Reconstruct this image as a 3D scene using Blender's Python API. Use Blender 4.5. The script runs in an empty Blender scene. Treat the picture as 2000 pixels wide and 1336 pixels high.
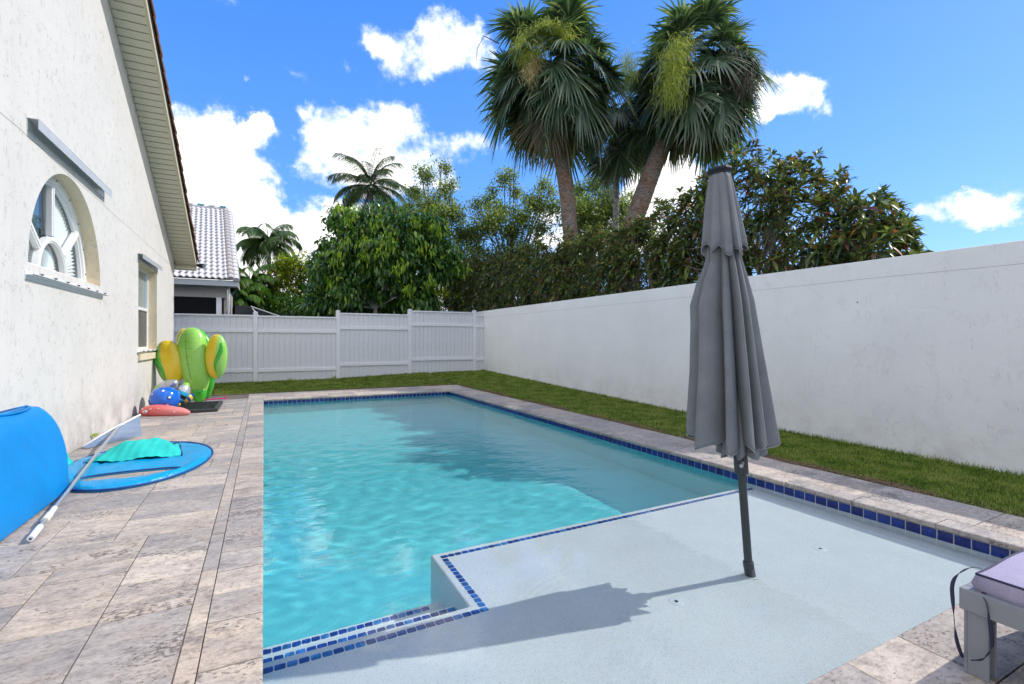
import bpy, bmesh, math, random
import numpy as np
from mathutils import Vector, Matrix
random.seed(7)
rng = np.random.default_rng(7)
PI = math.pi
S = bpy.context.scene
COL = S.collection

# ------------------------------------------------------------------ camera, sky, sun, exposure
YAW = math.atan(485 / 947.)
cam = bpy.data.cameras.new('camera')
cam.sensor_width = 36.0
cam.lens = 36.0 * 947 / 2000
cam.shift_y = -0.002
cam.clip_start = 0.05
cam.clip_end = 1500
camo = bpy.data.objects.new('camera', cam)
camo.location = (0, 0, 1.4)
camo.rotation_euler = (PI / 2, 0, -YAW)
COL.objects.link(camo)
S.camera = camo

SUN = Vector((1.05, -0.14, 1.0)).normalized()
sl = bpy.data.lights.new('sun', 'SUN')
sl.energy = 2.35
sl.angle = math.radians(0.55)
sl.color = (1.0, 0.96, 0.90)
so = bpy.data.objects.new('sun', sl)
so.rotation_euler = SUN.to_track_quat('Z', 'Y').to_euler()
so.location = (20, -3, 20)
COL.objects.link(so)

S.view_settings.view_transform = 'Standard'
S.view_settings.look = 'None'
S.view_settings.exposure = 0.72
S.view_settings.gamma = 1.0
S.view_settings.use_curve_mapping = False
S.cycles.max_bounces = 10
S.cycles.transparent_max_bounces = 16
S.cycles.caustics_refractive = True
S.cycles.caustics_reflective = False
S.cycles.sample_clamp_indirect = 6.0
S.cycles.use_denoising = True


class NT:
    """small helper around a node tree"""
    def __init__(s, tree):
        s.t = tree
        tree.nodes.clear()

    def n(s, typ, ins=None, **kw):
        nd = s.t.nodes.new(typ)
        for k, v in kw.items():
            setattr(nd, k, v)
        for k, v in (ins or {}).items():
            sock = nd.inputs[k]
            if isinstance(v, bpy.types.NodeSocket):
                s.t.links.new(v, sock)
            elif isinstance(v, bpy.types.Node):
                s.t.links.new(v.outputs[0], sock)
            else:
                sock.default_value = v
        return nd

    def m(s, op, a, b=None, c=None, clamp=False):
        ins = {0: a}
        if b is not None:
            ins[1] = b
        if c is not None:
            ins[2] = c
        return s.n('ShaderNodeMath', ins, operation=op, use_clamp=clamp).outputs[0]

    def ramp(s, fac, stops, interp='LINEAR'):
        r = s.n('ShaderNodeValToRGB', {0: fac})
        r.color_ramp.interpolation = interp
        el = r.color_ramp.elements
        while len(el) < len(stops):
            el.new(0.5)
        for e, (p, c) in zip(el, stops):
            e.position = p
            e.color = (c, c, c, 1) if isinstance(c, (int, float)) else (*c, 1)
        return r.outputs[0]

    def mix(s, fac, a, b, blend='MIX'):
        nd = s.n('ShaderNodeMix', data_type='RGBA', blend_type=blend)
        for k, v in ((0, fac), (6, a), (7, b)):
            if isinstance(v, bpy.types.NodeSocket):
                s.t.links.new(v, nd.inputs[k])
            elif isinstance(v, (tuple, list)):
                nd.inputs[k].default_value = (*v, 1)[:4]
            else:
                nd.inputs[k].default_value = v
        return nd.outputs[2]


def pix_dir(u, v):
    t = (u - 1000) / 947.
    w = (664 - v) / 947.
    c, s = math.cos(YAW), math.sin(YAW)
    d = Vector((t * c + s, c - t * s, w)).normalized()
    return math.atan2(d.x, d.y), math.asin(d.z)


# world: physical sky with fair-weather cumulus in view and added fill cloud out of view
W = bpy.data.worlds.new('World')
S.world = W
W.use_nodes = True
w = NT(W.node_tree)
sky = w.n('ShaderNodeTexSky', sky_type='NISHITA', sun_disc=False, sun_elevation=math.asin(SUN.z),
          sun_rotation=math.atan2(SUN.x, SUN.y), air_density=1.0, dust_density=0.4, ozone_density=2.0)
SKY_STRENGTH = 0.15
tc = w.n('ShaderNodeTexCoord').outputs['Generated']
sep = w.n('ShaderNodeSeparateXYZ', {0: tc})
wob = w.n('ShaderNodeTexNoise', {'Vector': tc, 'Scale': 9.0, 'Detail': 6.0, 'Roughness': 0.6})
wsep = w.n('ShaderNodeSeparateXYZ', {0: wob.outputs[1]})
az = w.m('ADD', w.m('ARCTAN2', sep.outputs[0], sep.outputs[1]), w.m('MULTIPLY', w.m('SUBTRACT', wsep.outputs[0], 0.5), 0.24))
el = w.m('ADD', w.m('ARCSINE', sep.outputs[2]), w.m('MULTIPLY', w.m('SUBTRACT', wsep.outputs[1], 0.5), 0.15))
# photographic blue: the camera's rendering of the clear sky is more saturated
hs0 = w.n('ShaderNodeHueSaturation', {'Hue': 0.502, 'Saturation': 1.15, 'Value': 1.6, 'Color': sky.outputs[0]})
# pulled towards the even azure of the photograph, paler towards the horizon all round
upz = w.m('DIVIDE', sep.outputs[2], 0.75, clamp=True)
azure = w.mix(w.m('POWER', upz, 0.8), (0.095 / SKY_STRENGTH, 0.30 / SKY_STRENGTH, 0.68 / SKY_STRENGTH), (0.010 / SKY_STRENGTH, 0.12 / SKY_STRENGTH, 0.54 / SKY_STRENGTH))
hs = w.n('ShaderNodeMix', data_type='RGBA')
hs.inputs[0].default_value = 0.82
W.node_tree.links.new(hs0.outputs[0], hs.inputs[6])
W.node_tree.links.new(azure, hs.inputs[7])
big = w.n('ShaderNodeTexNoise', {'Vector': tc, 'Scale': 7.0, 'Detail': 8.0, 'Roughness': 0.62})
fine = w.n('ShaderNodeTexNoise', {'Vector': tc, 'Scale': 22.0, 'Detail': 7.0, 'Roughness': 0.6})
cl = [  # u, v, half width, half height, density
    (395, 335, 160, 125, 2.2), (440, 460, 220, 125, 2.4), (590, 500, 210, 115, 2.2), (330, 310, 90, 90, 2.2),
    (660, 225, 75, 50, 1.3), (735, 275, 130, 78, 1.5), (650, 300, 75, 60, 1.1), (870, 300, 105, 42, 0.9), (760, 330, 120, 60, 1.2),
    (770, 92, 105, 46, 1.3), (880, 85, 115, 75, 1.6), (840, 135, 95, 46, 0.9), (870, 25, 60, 34, 0.9),
    (1520, 185, 72, 58, 1.5), (1565, 215, 50, 30, 0.9), (1300, 365, 90, 62, 1.7), (1180, 450, 140, 70, 1.4),
    (1935, 385, 98, 50, 1.15), (440, 10, 62, 26, 0.45), (575, 140, 26, 16, 0.4), (490, 160, 16, 12, 0.3),
    (1770, 395, 26, 15, 0.35), (820, 560, 300, 60, 0.9), (1440, 210, 40, 60, 0.5)]
mask = None
for (u, v, ru, rv, dn) in cl:
    a0, e0 = pix_dir(u, v)
    a1, _ = pix_dir(u + ru, v)
    _, e1 = pix_dir(u, v - rv)
    x = w.m('DIVIDE', w.m('SUBTRACT', az, a0), abs(a1 - a0) * 1.25)
    y = w.m('DIVIDE', w.m('SUBTRACT', el, e0), abs(e1 - e0) * 1.25)
    r2 = w.m('ADD', w.m('MULTIPLY', x, x), w.m('MULTIPLY', y, y))
    g = w.m('MULTIPLY', w.m('SUBTRACT', 1.0, r2), dn, clamp=dn < 2)
    if dn >= 2: g = w.m('MINIMUM', w.m('MAXIMUM', g, 0.0), 1.6)
    mask = g if mask is None else w.m('MAXIMUM', mask, g)
# unseen cloud behind and beside the camera, enlarged to brighten the shade
far = w.n('ShaderNodeTexNoise', {'Vector': tc, 'Scale': 2.3, 'Detail': 2.0})
farm = w.m('MULTIPLY', w.m('SUBTRACT', far.outputs[0], 0.36), 7.0, clamp=True)
azc = w.m('ABSOLUTE', w.m('SUBTRACT', az, YAW))
out = w.m('MULTIPLY', w.m('SUBTRACT', azc, 0.95), 4.0, clamp=True)
mask = w.m('MAXIMUM', mask, w.m('MULTIPLY', farm, out))
up = w.m('MULTIPLY', w.m('SUBTRACT', sep.outputs[2], 0.01), 30.0, clamp=True)
mask = w.m('MULTIPLY', mask, up)
nz = w.m('ADD', w.m('MULTIPLY', w.m('SUBTRACT', big.outputs[0], 0.5), 3.3),
         w.m('MULTIPLY', w.m('SUBTRACT', fine.outputs[0], 0.5), 1.5))
dens = w.m('ADD', w.m('SUBTRACT', mask, 0.28), w.m('MULTIPLY', nz, w.m('MULTIPLY', mask, 2.0, clamp=True)))
cov = w.n('ShaderNodeMapRange', {0: dens, 1: -0.08, 2: 0.80, 3: 0.0, 4: 1.0}, interpolation_type='SMOOTHSTEP').outputs[0]
thick = w.n('ShaderNodeMapRange', {0: dens, 1: 0.15, 2: 0.9, 3: 0.0, 4: 1.0}).outputs[0]
k = 1.0 / SKY_STRENGTH
ccol = w.mix(thick, (0.50 * k, 0.60 * k, 0.76 * k), (1.05 * k, 1.04 * k, 1.03 * k))
col = w.mix(cov, hs.outputs[2], ccol)
bg = w.n('ShaderNodeBackground', {'Color': col, 'Strength': SKY_STRENGTH})
w.n('ShaderNodeOutputWorld', {'Surface': bg.outputs[0]})
W.cycles.sampling_method = 'MANUAL'
W.cycles.sample_map_resolution = 512


# ------------------------------------------------------------------ helpers
def tag(o, label=None, cat=None, group=None, kind=None):
    if label: o['label'] = label
    if cat: o['category'] = cat
    if group: o['group'] = group
    if kind: o['kind'] = kind
    return o


def empty(name, loc=(0, 0, 0), rot=(0, 0, 0), parent=None):
    o = bpy.data.objects.new(name, None)
    o.empty_display_size = 0.1
    o.location = loc
    o.rotation_euler = rot
    if parent: o.parent = parent
    COL.objects.link(o)
    return o


def link(name, me, parent=None, loc=(0, 0, 0), rot=(0, 0, 0)):
    o = bpy.data.objects.new(name, me)
    o.location = loc
    o.rotation_euler = rot
    if parent: o.parent = parent
    COL.objects.link(o)
    return o


class MB:
    def __init__(s):
        s.v, s.f = [], []

    def add(s, vs, fs):
        b = len(s.v)
        s.v += [tuple(p) for p in vs]
        s.f += [tuple(b + i for i in f) for f in fs]
        return s

    def box(s, x0, x1, y0, y1, z0, z1, M=None):
        vs = [(x, y, z) for z in (z0, z1) for y in (y0, y1) for x in (x0, x1)]
        if M is not None: vs = [M @ Vector(p) for p in vs]
        return s.add(vs, [(0, 2, 3, 1), (4, 5, 7, 6), (0, 1, 5, 4), (2, 6, 7, 3), (0, 4, 6, 2), (1, 3, 7, 5)])

    def tube(s, pts, rad, n=8, cap=True, flat=1.0):
        pts = [Vector(p) for p in pts]
        rs = rad if isinstance(rad, (list, tuple)) else [rad] * len(pts)
        b = len(s.v)
        up = None
        for i, p in enumerate(pts):
            t = (pts[min(i + 1, len(pts) - 1)] - pts[max(i - 1, 0)]).normalized()
            if up is None:
                a = Vector((0, 0, 1)) if abs(t.z) < 0.9 else Vector((0, 1, 0))
                up = t.cross(a).normalized()
            up = (up - t * up.dot(t)).normalized()
            q = t.cross(up)
            for k in range(n):
                an = 2 * PI * k / n
                s.v.append(tuple(p + up * math.cos(an) * rs[i] + q * math.sin(an) * rs[i] * flat))
        for i in range(len(pts) - 1):
            for k in range(n):
                a, c = b + i * n + k, b + i * n + (k + 1) % n
                s.f.append((a, c, c + n, a + n))
        if cap:
            s.f.append(tuple(b + k for k in reversed(range(n))))
            s.f.append(tuple(b + (len(pts) - 1) * n + k for k in range(n)))
        return s

    def grid(s, P, closed_u=False):
        """P: rows of points"""
        b = len(s.v)
        nr, nc = len(P), len(P[0])
        for r in P:
            s.v += [tuple(p) for p in r]
        for i in range(nr - 1):
            for j in range(nc if closed_u else nc - 1):
                j2 = (j + 1) % nc
                s.f.append((b + i * nc + j, b + i * nc + j2, b + (i + 1) * nc + j2, b + (i + 1) * nc + j))
        return s

    def prism(s, poly, a0, a1, axis='z'):
        """poly in the two other axes, extruded along axis"""
        def P(p, h):
            return {'z': (p[0], p[1], h), 'x': (h, p[0], p[1]), 'y': (p[0], h, p[1])}[axis]
        n = len(poly)
        vs = [P(p, a0) for p in poly] + [P(p, a1) for p in poly]
        fs = [tuple(range(n)), tuple(reversed(range(n, 2 * n)))]
        fs += [(i, i + n, (i + 1) % n + n, (i + 1) % n) for i in range(n)]
        return s.add(vs, fs)

    def mesh(s, name, mat, smooth=False, fix=True):
        me = bpy.data.meshes.new(name)
        me.from_pydata(s.v, [], s.f)
        if fix:
            bm = bmesh.new(); bm.from_mesh(me)
            bmesh.ops.recalc_face_normals(bm, faces=bm.faces)
            bm.to_mesh(me); bm.free()
        if mat: me.materials.append(mat)
        if smooth: me.polygons.foreach_set('use_smooth', [True] * len(me.polygons))
        return me

    def build(s, name, mat, parent=None, loc=(0, 0, 0), rot=(0, 0, 0), smooth=False, bevel=0, seg=2, sub=0, fix=True):
        o = link(name, s.mesh(name, mat, smooth, fix), parent, loc, rot)
        if bevel:
            md = o.modifiers.new('bevel', 'BEVEL'); md.width = bevel; md.segments = seg; md.limit_method = 'ANGLE'
            md.harden_normals = False
        if sub:
            md = o.modifiers.new('sub', 'SUBSURF'); md.levels = sub; md.render_levels = sub
        return o


def np_mesh(name, V, F, mat, smooth=False):
    """V (n,3), F (m,k) arrays"""
    me = bpy.data.meshes.new(name)
    V = np.ascontiguousarray(V, dtype=np.float32); F = np.ascontiguousarray(F, dtype=np.int32)
    me.vertices.add(len(V)); me.vertices.foreach_set('co', V.ravel())
    k = F.shape[1]
    me.loops.add(F.size); me.loops.foreach_set('vertex_index', F.ravel())
    me.polygons.add(len(F))
    me.polygons.foreach_set('loop_start', np.arange(0, F.size, k, dtype=np.int32))
    me.polygons.foreach_set('loop_total', np.full(len(F), k, dtype=np.int32))
    if smooth: me.polygons.foreach_set('use_smooth', np.ones(len(F), dtype=bool))
    me.update(calc_edges=True)
    if mat: me.materials.append(mat)
    return me


def mat(name, rough=0.6, spec=0.4):
    m = bpy.data.materials.new(name)
    m.use_nodes = True
    n = NT(m.node_tree)
    b = n.n('ShaderNodeBsdfPrincipled', {'Roughness': rough, 'Specular IOR Level': spec})
    n.n('ShaderNodeOutputMaterial', {'Surface': b.outputs[0]})
    return m, n, b


def setin(n, b, **kw):
    for k, v in kw.items():
        k = k.replace('_', ' ')
        if isinstance(v, bpy.types.NodeSocket): n.t.links.new(v, b.inputs[k])
        elif isinstance(v, (tuple, list)): b.inputs[k].default_value = (*v, 1)[:4]
        else: b.inputs[k].default_value = v


def bump(n, h, strength=0.3, dist=0.01, normal=None):
    ins = {'Height': h, 'Strength': strength, 'Distance': dist}
    if normal is not None: ins['Normal'] = normal
    return n.n('ShaderNodeBump', ins).outputs[0]


def plain(name, c, rough=0.5, spec=0.4, var=0.0, bscale=0, bstr=0.2, bdist=0.003, metal=0.0, coat=0.0, vscale=6.0):
    m, n, b = mat(name, rough, spec)
    tc = n.n('ShaderNodeTexCoord').outputs['Object']
    nz = n.n('ShaderNodeTexNoise', {'Vector': tc, 'Scale': vscale, 'Detail': 5.0, 'Roughness': 0.6}).outputs[0]
    f = n.ramp(nz, [(0.3, 1 - var), (0.7, 1 + var * 0.6)])
    colr = n.mix(1.0, c, f, 'MULTIPLY')
    setin(n, b, Base_Color=colr, Metallic=metal, Coat_Weight=coat)
    if bscale:
        nb = n.n('ShaderNodeTexNoise', {'Vector': tc, 'Scale': bscale, 'Detail': 4.0}).outputs[0]
        setin(n, b, Normal=bump(n, nb, bstr, bdist))
    return m


# ------------------------------------------------------------------ materials
def stucco(name, c, marks, worn=0.0, sc=1.0, bs=0.35):
    m, n, b = mat(name, 0.85, 0.2)
    geo = n.n('ShaderNodeNewGeometry').outputs['Position']
    big = n.n('ShaderNodeTexNoise', {'Vector': geo, 'Scale': 0.9, 'Detail': 5.0}).outputs[0]
    colr = n.mix(1.0, c, n.ramp(big, [(0.3, 0.95), (0.7, 1.03)]), 'MULTIPLY')
    fn = n.n('ShaderNodeTexNoise', {'Vector': geo, 'Scale': 60.0 * sc, 'Detail': 4.0, 'Roughness': 0.6}).outputs[0]
    mid = n.n('ShaderNodeTexNoise', {'Vector': geo, 'Scale': 9.0 * sc, 'Detail': 5.0, 'Distortion': 1.2}).outputs[0]
    # trowel tears: short dark nicks where a stretched, distorted noise crosses its middle value
    mp = n.n('ShaderNodeMapping', {'Vector': geo, 'Scale': (9 * sc, 9 * sc, 4.0 * sc), 'Rotation': (0.5, 0.2, 0.1)}).outputs[0]
    cr = n.n('ShaderNodeTexNoise', {'Vector': mp, 'Scale': 1.0, 'Detail': 3.0, 'Distortion': 1.8}).outputs[0]
    line = n.ramp(n.m('ABSOLUTE', n.m('SUBTRACT', cr, 0.5)), [(0.0, 1.0), (0.018, 0.0)])
    gate = n.n('ShaderNodeTexNoise', {'Vector': geo, 'Scale': 7.0 * sc, 'Detail': 2.0}).outputs[0]
    gt = n.ramp(gate, [(0.50, 0.0), (0.56, 1.0)])
    nick = n.m('MULTIPLY', line, gt)
    colr = n.mix(n.m('MULTIPLY', nick, marks), colr, tuple(x * 0.55 for x in c))
    if worn:
        sepz = n.n('ShaderNodeSeparateXYZ', {0: geo}).outputs[2]
        low = n.m('SUBTRACT', 1.0, n.m('DIVIDE', sepz, 0.75), clamp=True)
        st = n.n('ShaderNodeTexNoise', {'Vector': geo, 'Scale': 2.2, 'Detail': 7.0, 'Roughness': 0.7}).outputs[0]
        sf = n.m('MULTIPLY', n.ramp(st, [(0.42, 0.0), (0.66, 1.0)]), n.m('MULTIPLY', low, worn))
        colr = n.mix(sf, colr, (0.36, 0.33, 0.31))
    sk = n.n('ShaderNodeTexNoise', {'Vector': n.n('ShaderNodeMapping', {'Vector': geo, 'Scale': (3.0, 3.0, 0.22)}).outputs[0], 'Scale': 1.0, 'Detail': 6.0, 'Roughness': 0.7}).outputs[0]
    colr = n.mix(1.0, colr, n.ramp(sk, [(0.28, (0.945, 0.94, 0.925)), (0.40, (1.0, 1.0, 1.0)), (1.0, (1.0, 1.0, 1.0))]), 'MULTIPLY')
    h = n.m('ADD', n.m('MULTIPLY', fn, 0.3), n.m('SUBTRACT', n.m('MULTIPLY', mid, 1.2), n.m('MULTIPLY', nick, 0.9)))
    setin(n, b, Base_Color=colr, Normal=bump(n, h, bs, 0.006))
    return m


M_house = stucco('house_stucco', (0.67, 0.64, 0.595), 0.8, worn=0.9, bs=0.38)
M_reveal = stucco('cream_reveal', (0.72, 0.62, 0.45), 0.8, bs=0.5, sc=1.6)
M_wall = stucco('wall_stucco', (0.84, 0.825, 0.80), 0.035, worn=0.30, sc=0.8, bs=0.6)
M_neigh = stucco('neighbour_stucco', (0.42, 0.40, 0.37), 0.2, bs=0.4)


def travertine():
    m, n, b = mat('travertine', 0.55, 0.35)
    oi = n.n('ShaderNodeObjectInfo')
    rnd = oi.outputs['Random']
    tcn = n.n('ShaderNodeTexCoord').outputs['Object']
    off = n.n('ShaderNodeCombineXYZ', {0: n.m('MULTIPLY', rnd, 91.0), 1: n.m('MULTIPLY', rnd, 47.0), 2: n.m('MULTIPLY', rnd, 13.0)}).outputs[0]
    p = n.n('ShaderNodeVectorMath', {0: tcn, 1: off}, operation='ADD').outputs[0]
    # per-stone tone
    rnd2 = n.m('FRACT', n.m('MULTIPLY', rnd, 17.3))
    tone = n.ramp(rnd, [(0.0, (0.57, 0.475, 0.38)), (0.18, (0.35, 0.325, 0.31)), (0.36, (0.64, 0.555, 0.46)), (0.52, (0.30, 0.29, 0.29)), (0.7, (0.53, 0.45, 0.375)), (0.85, (0.41, 0.375, 0.345)), (1.0, (0.47, 0.395, 0.33))], 'CONSTANT')
    tone = n.mix(1.0, tone, n.ramp(n.m('FRACT', n.m('MULTIPLY', rnd, 7.7)), [(0.0, 0.92), (1.0, 1.09)]), 'MULTIPLY')
    tone = n.mix(0.42, tone, (0.49, 0.43, 0.375))
    # veins stretched along X of the stone
    mp = n.n('ShaderNodeMapping', {'Vector': p, 'Scale': (1.8, 3.6, 4.0), 'Rotation': (0, 0, 0.22)}).outputs[0]
    v1 = n.n('ShaderNodeTexNoise', {'Vector': mp, 'Scale': 1.0, 'Detail': 9.0, 'Roughness': 0.66, 'Distortion': 0.9}).outputs[0]
    c = n.mix(1.0, tone, n.ramp(v1, [(0.28, (0.66, 0.65, 0.67)), (0.43, (0.91, 0.90, 0.91)), (0.56, (1.02, 1.01, 0.99)), (0.74, (1.20, 1.15, 1.06))]), 'MULTIPLY')
    mp2 = n.n('ShaderNodeMapping', {'Vector': p, 'Scale': (10.0, 17.0, 16.0), 'Rotation': (0, 0, 0.25)}).outputs[0]
    v2 = n.n('ShaderNodeTexNoise', {'Vector': mp2, 'Scale': 1.0, 'Detail': 8.0, 'Roughness': 0.75}).outputs[0]
    c = n.mix(1.0, c, n.ramp(v2, [(0.34, 0.60), (0.46, 0.94), (0.62, 1.12)]), 'MULTIPLY')
    # mottled rusty clouds
    v3 = n.n('ShaderNodeTexNoise', {'Vector': p, 'Scale': 3.1, 'Detail': 6.0}).outputs[0]
    v4 = n.n('ShaderNodeTexNoise', {'Vector': n.n('ShaderNodeMapping', {'Vector': p, 'Scale': (2.2, 5.0, 4.0), 'Location': (7, 3, 1), 'Rotation': (0, 0, 0.2)}).outputs[0], 'Scale': 1.0, 'Detail': 9.0, 'Roughness': 0.72}).outputs[0]
    c = n.mix(n.m('MULTIPLY', n.ramp(v4, [(0.48, 0.0), (0.64, 1.0)]), n.m('MULTIPLY', rnd2, 0.85)), c, (0.19, 0.18, 0.185))
    c = n.mix(n.m('MULTIPLY', n.ramp(v3, [(0.52, 0.0), (0.7, 1.0)]), 0.35), c, (0.50, 0.385, 0.29))
    # pits
    mp3 = n.n('ShaderNodeMapping', {'Vector': p, 'Scale': (40.0, 60.0, 50.0)}).outputs[0]
    pz = n.n('ShaderNodeTexNoise', {'Vector': mp3, 'Scale': 1.0, 'Detail': 2.0, 'Roughness': 0.5}).outputs[0]
    zone = n.n('ShaderNodeTexNoise', {'Vector': mp, 'Scale': 0.9, 'Detail': 4.0}).outputs[0]
    thr = n.m('ADD', pz, n.m('MULTIPLY', n.m('SUBTRACT', zone, 0.5), 0.9))
    pit = n.ramp(thr, [(0.66, 0.0), (0.72, 1.0)])
    c = n.mix(n.m('MULTIPLY', pit, 0.75), c, (0.13, 0.115, 0.105))
    # sparse cracks
    mp4 = n.n('ShaderNodeMapping', {'Vector': p, 'Scale': (2.0, 4.5, 3.0), 'Rotation': (0, 0, 0.5)}).outputs[0]
    ck = n.n('ShaderNodeTexNoise', {'Vector': mp4, 'Scale': 1.0, 'Detail': 6.0, 'Roughness': 0.7}).outputs[0]
    crk = n.m('MULTIPLY', n.ramp(n.m('ABSOLUTE', n.m('SUBTRACT', ck, 0.47)), [(0.0, 1.0), (0.006, 0.0)]), n.ramp(v3, [(0.5, 0.0), (0.58, 1.0)]))
    c = n.mix(n.m('MULTIPLY', crk, 0.7), c, (0.10, 0.09, 0.085))
    v5 = n.n('ShaderNodeTexNoise', {'Vector': n.n('ShaderNodeMapping', {'Vector': p, 'Scale': (34.0, 60.0, 50.0)}).outputs[0], 'Scale': 1.0, 'Detail': 4.0, 'Roughness': 0.7}).outputs[0]
    c = n.mix(1.0, c, n.ramp(v5, [(0.32, (0.60, 0.58, 0.56)), (0.46, (0.93, 0.92, 0.91)), (0.66, (1.10, 1.09, 1.06))]), 'MULTIPLY')
    h = n.m('SUBTRACT', n.m('ADD', n.m('MULTIPLY', v2, 0.25), n.m('MULTIPLY', v1, 0.2)), n.m('MULTIPLY', n.m('ADD', pit, crk), 0.8))
    setin(n, b, Base_Color=c, Normal=bump(n, h, 0.5, 0.004), Roughness=n.ramp(v2, [(0.3, 0.45), (0.7, 0.7)]))
    return m


M_trav = travertine()
M_grout = plain('joint_sand', (0.16, 0.14, 0.12), 0.95, 0.1, 0.3, 200, 0.6)
M_white = plain('white_vinyl', (0.80, 0.80, 0.81), 0.38, 0.4, 0.02)
M_board = plain('white_vinyl_board', (0.72, 0.72, 0.735), 0.4, 0.4, 0.05)
M_winframe = plain('window_white', (0.80, 0.80, 0.80), 0.4, 0.4, 0.03)
M_alu = plain('aluminium_track', (0.62, 0.64, 0.66), 0.35, 0.5, 0.06, metal=0.35)
M_dark = plain('dark_plastic', (0.035, 0.037, 0.042), 0.45, 0.4, 0.1)
M_black = plain('black_rubber', (0.012, 0.012, 0.013), 0.5, 0.4)
M_soffit = None
M_fascia = plain('cream_fascia', (0.64, 0.58, 0.42), 0.5, 0.3, 0.05)
M_rooftile = plain('brown_roof_tile', (0.27, 0.135, 0.085), 0.8, 0.2, 0.4, 40, 0.4, vscale=9)
M_dirt = plain('bare_soil', (0.10, 0.07, 0.045), 0.95, 0.1, 0.4, 60, 0.8, 0.02)
M_tilegrout = plain('tile_grout', (0.62, 0.62, 0.58), 0.8, 0.2, 0.08)


def soffit_mat():
    m, n, b = mat('vented_soffit', 0.5, 0.3)
    t = n.n('ShaderNodeTexCoord').outputs['Object']
    s = n.n('ShaderNodeSeparateXYZ', {0: t})
    a = n.m('SUBTRACT', n.m('FRACT', n.m('MULTIPLY', s.outputs[0], 42.0)), 0.5)
    c = n.m('SUBTRACT', n.m('FRACT', n.m('MULTIPLY', s.outputs[1], 55.0)), 0.5)
    r = n.m('ADD', n.m('MULTIPLY', a, a), n.m('MULTIPLY', c, c))
    hole = n.ramp(r, [(0.035, 1.0), (0.07, 0.0)])
    setin(n, b, Base_Color=n.mix(n.m('MULTIPLY', hole, 0.8), (0.72, 0.67, 0.53), (0.20, 0.18, 0.13)))
    return m


M_soffit = soffit_mat()


def tile_mat(name, ramp, rough=0.2, nscale=60):
    m, n, b = mat(name, rough, 0.35)
    oi = n.n('ShaderNodeObjectInfo').outputs['Random']
    geo = n.n('ShaderNodeNewGeometry').outputs['Position']
    base = n.ramp(oi, ramp)
    nz = n.n('ShaderNodeTexNoise', {'Vector': geo, 'Scale': float(nscale), 'Detail': 5.0, 'Roughness': 0.7}).outputs[0]
    c = n.mix(1.0, base, n.ramp(nz, [(0.35, 0.45), (0.5, 0.95), (0.7, 1.9)]), 'MULTIPLY')
    setin(n, b, Base_Color=c, Coat_Weight=0.08, Coat_Roughness=0.05, Normal=bump(n, nz, 0.15, 0.002))
    return m


M_tile = tile_mat('cobalt_glazed_tile', [(0.0, (0.002, 0.011, 0.115)), (0.5, (0.003, 0.020, 0.165)), (1.0, (0.004, 0.03, 0.215))])
M_mosaic = tile_mat('mosaic_glazed_tile', [(0.0, (0.01, 0.03, 0.20)), (0.35, (0.015, 0.07, 0.36)), (0.6, (0.012, 0.04, 0.24)), (0.8, (0.06, 0.24, 0.55)), (1.0, (0.02, 0.11, 0.46))], nscale=40)


def plaster_mat(name, base):
    m, n, b = mat(name, 0.75, 0.2)
    geo = n.n('ShaderNodeNewGeometry').outputs['Position']
    a = n.n('ShaderNodeTexNoise', {'Vector': geo, 'Scale': 1.8, 'Detail': 7.0, 'Roughness': 0.6}).outputs[0]
    g = n.n('ShaderNodeTexNoise', {'Vector': geo, 'Scale': 170.0, 'Detail': 2.0}).outputs[0]
    c = n.mix(1.0, base, n.ramp(a, [(0.3, 0.93), (0.7, 1.06)]), 'MULTIPLY')
    c = n.mix(1.0, c, n.ramp(g, [(0.34, 0.80), (0.44, 0.98), (0.65, 1.03)]), 'MULTIPLY')
    setin(n, b, Base_Color=c, Normal=bump(n, g, 0.2, 0.002))
    return m


M_plaster = plaster_mat('pale_plaster', (0.80, 0.80, 0.79))
M_basin = plaster_mat('absorption_tinted_plaster', (0.16, 0.66, 0.69))  # light absorbed by the deep water is painted into this plaster colour


def water_mat():
    m = bpy.data.materials.new('pool_water')
    m.use_nodes = True
    n = NT(m.node_tree)
    geo = n.n('ShaderNodeNewGeometry').outputs['Position']
    mp = n.n('ShaderNodeMapping', {'Vector': geo, 'Scale': (7.0, 13.0, 1.0), 'Rotation': (0, 0, 0.25)}).outputs[0]
    f = n.n('ShaderNodeTexNoise', {'Vector': mp, 'Scale': 1.0, 'Detail': 3.0}).outputs[0]
    sp = n.n('ShaderNodeSeparateXYZ', {0: geo})
    deep = n.ramp(sp.outputs[1], [(0.0, 0.0), (1.0, 1.0)])
    yy = n.n('ShaderNodeMapRange', {0: sp.outputs[1], 1: 3.2, 2: 4.6, 3: 0.12, 4: 1.0}).outputs[0]
    bp = bump(n, n.m('MULTIPLY', f, yy), 0.22, 0.02)
    b = n.n('ShaderNodeBsdfPrincipled', {'Base Color': (0.84, 0.97, 1.0, 1), 'Roughness': 0.0, 'IOR': 1.333, 'Transmission Weight': 1.0, 'Normal': bp})
    n.n('ShaderNodeOutputMaterial', {'Surface': b.outputs[0]})
    return m


M_water = water_mat()


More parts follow.
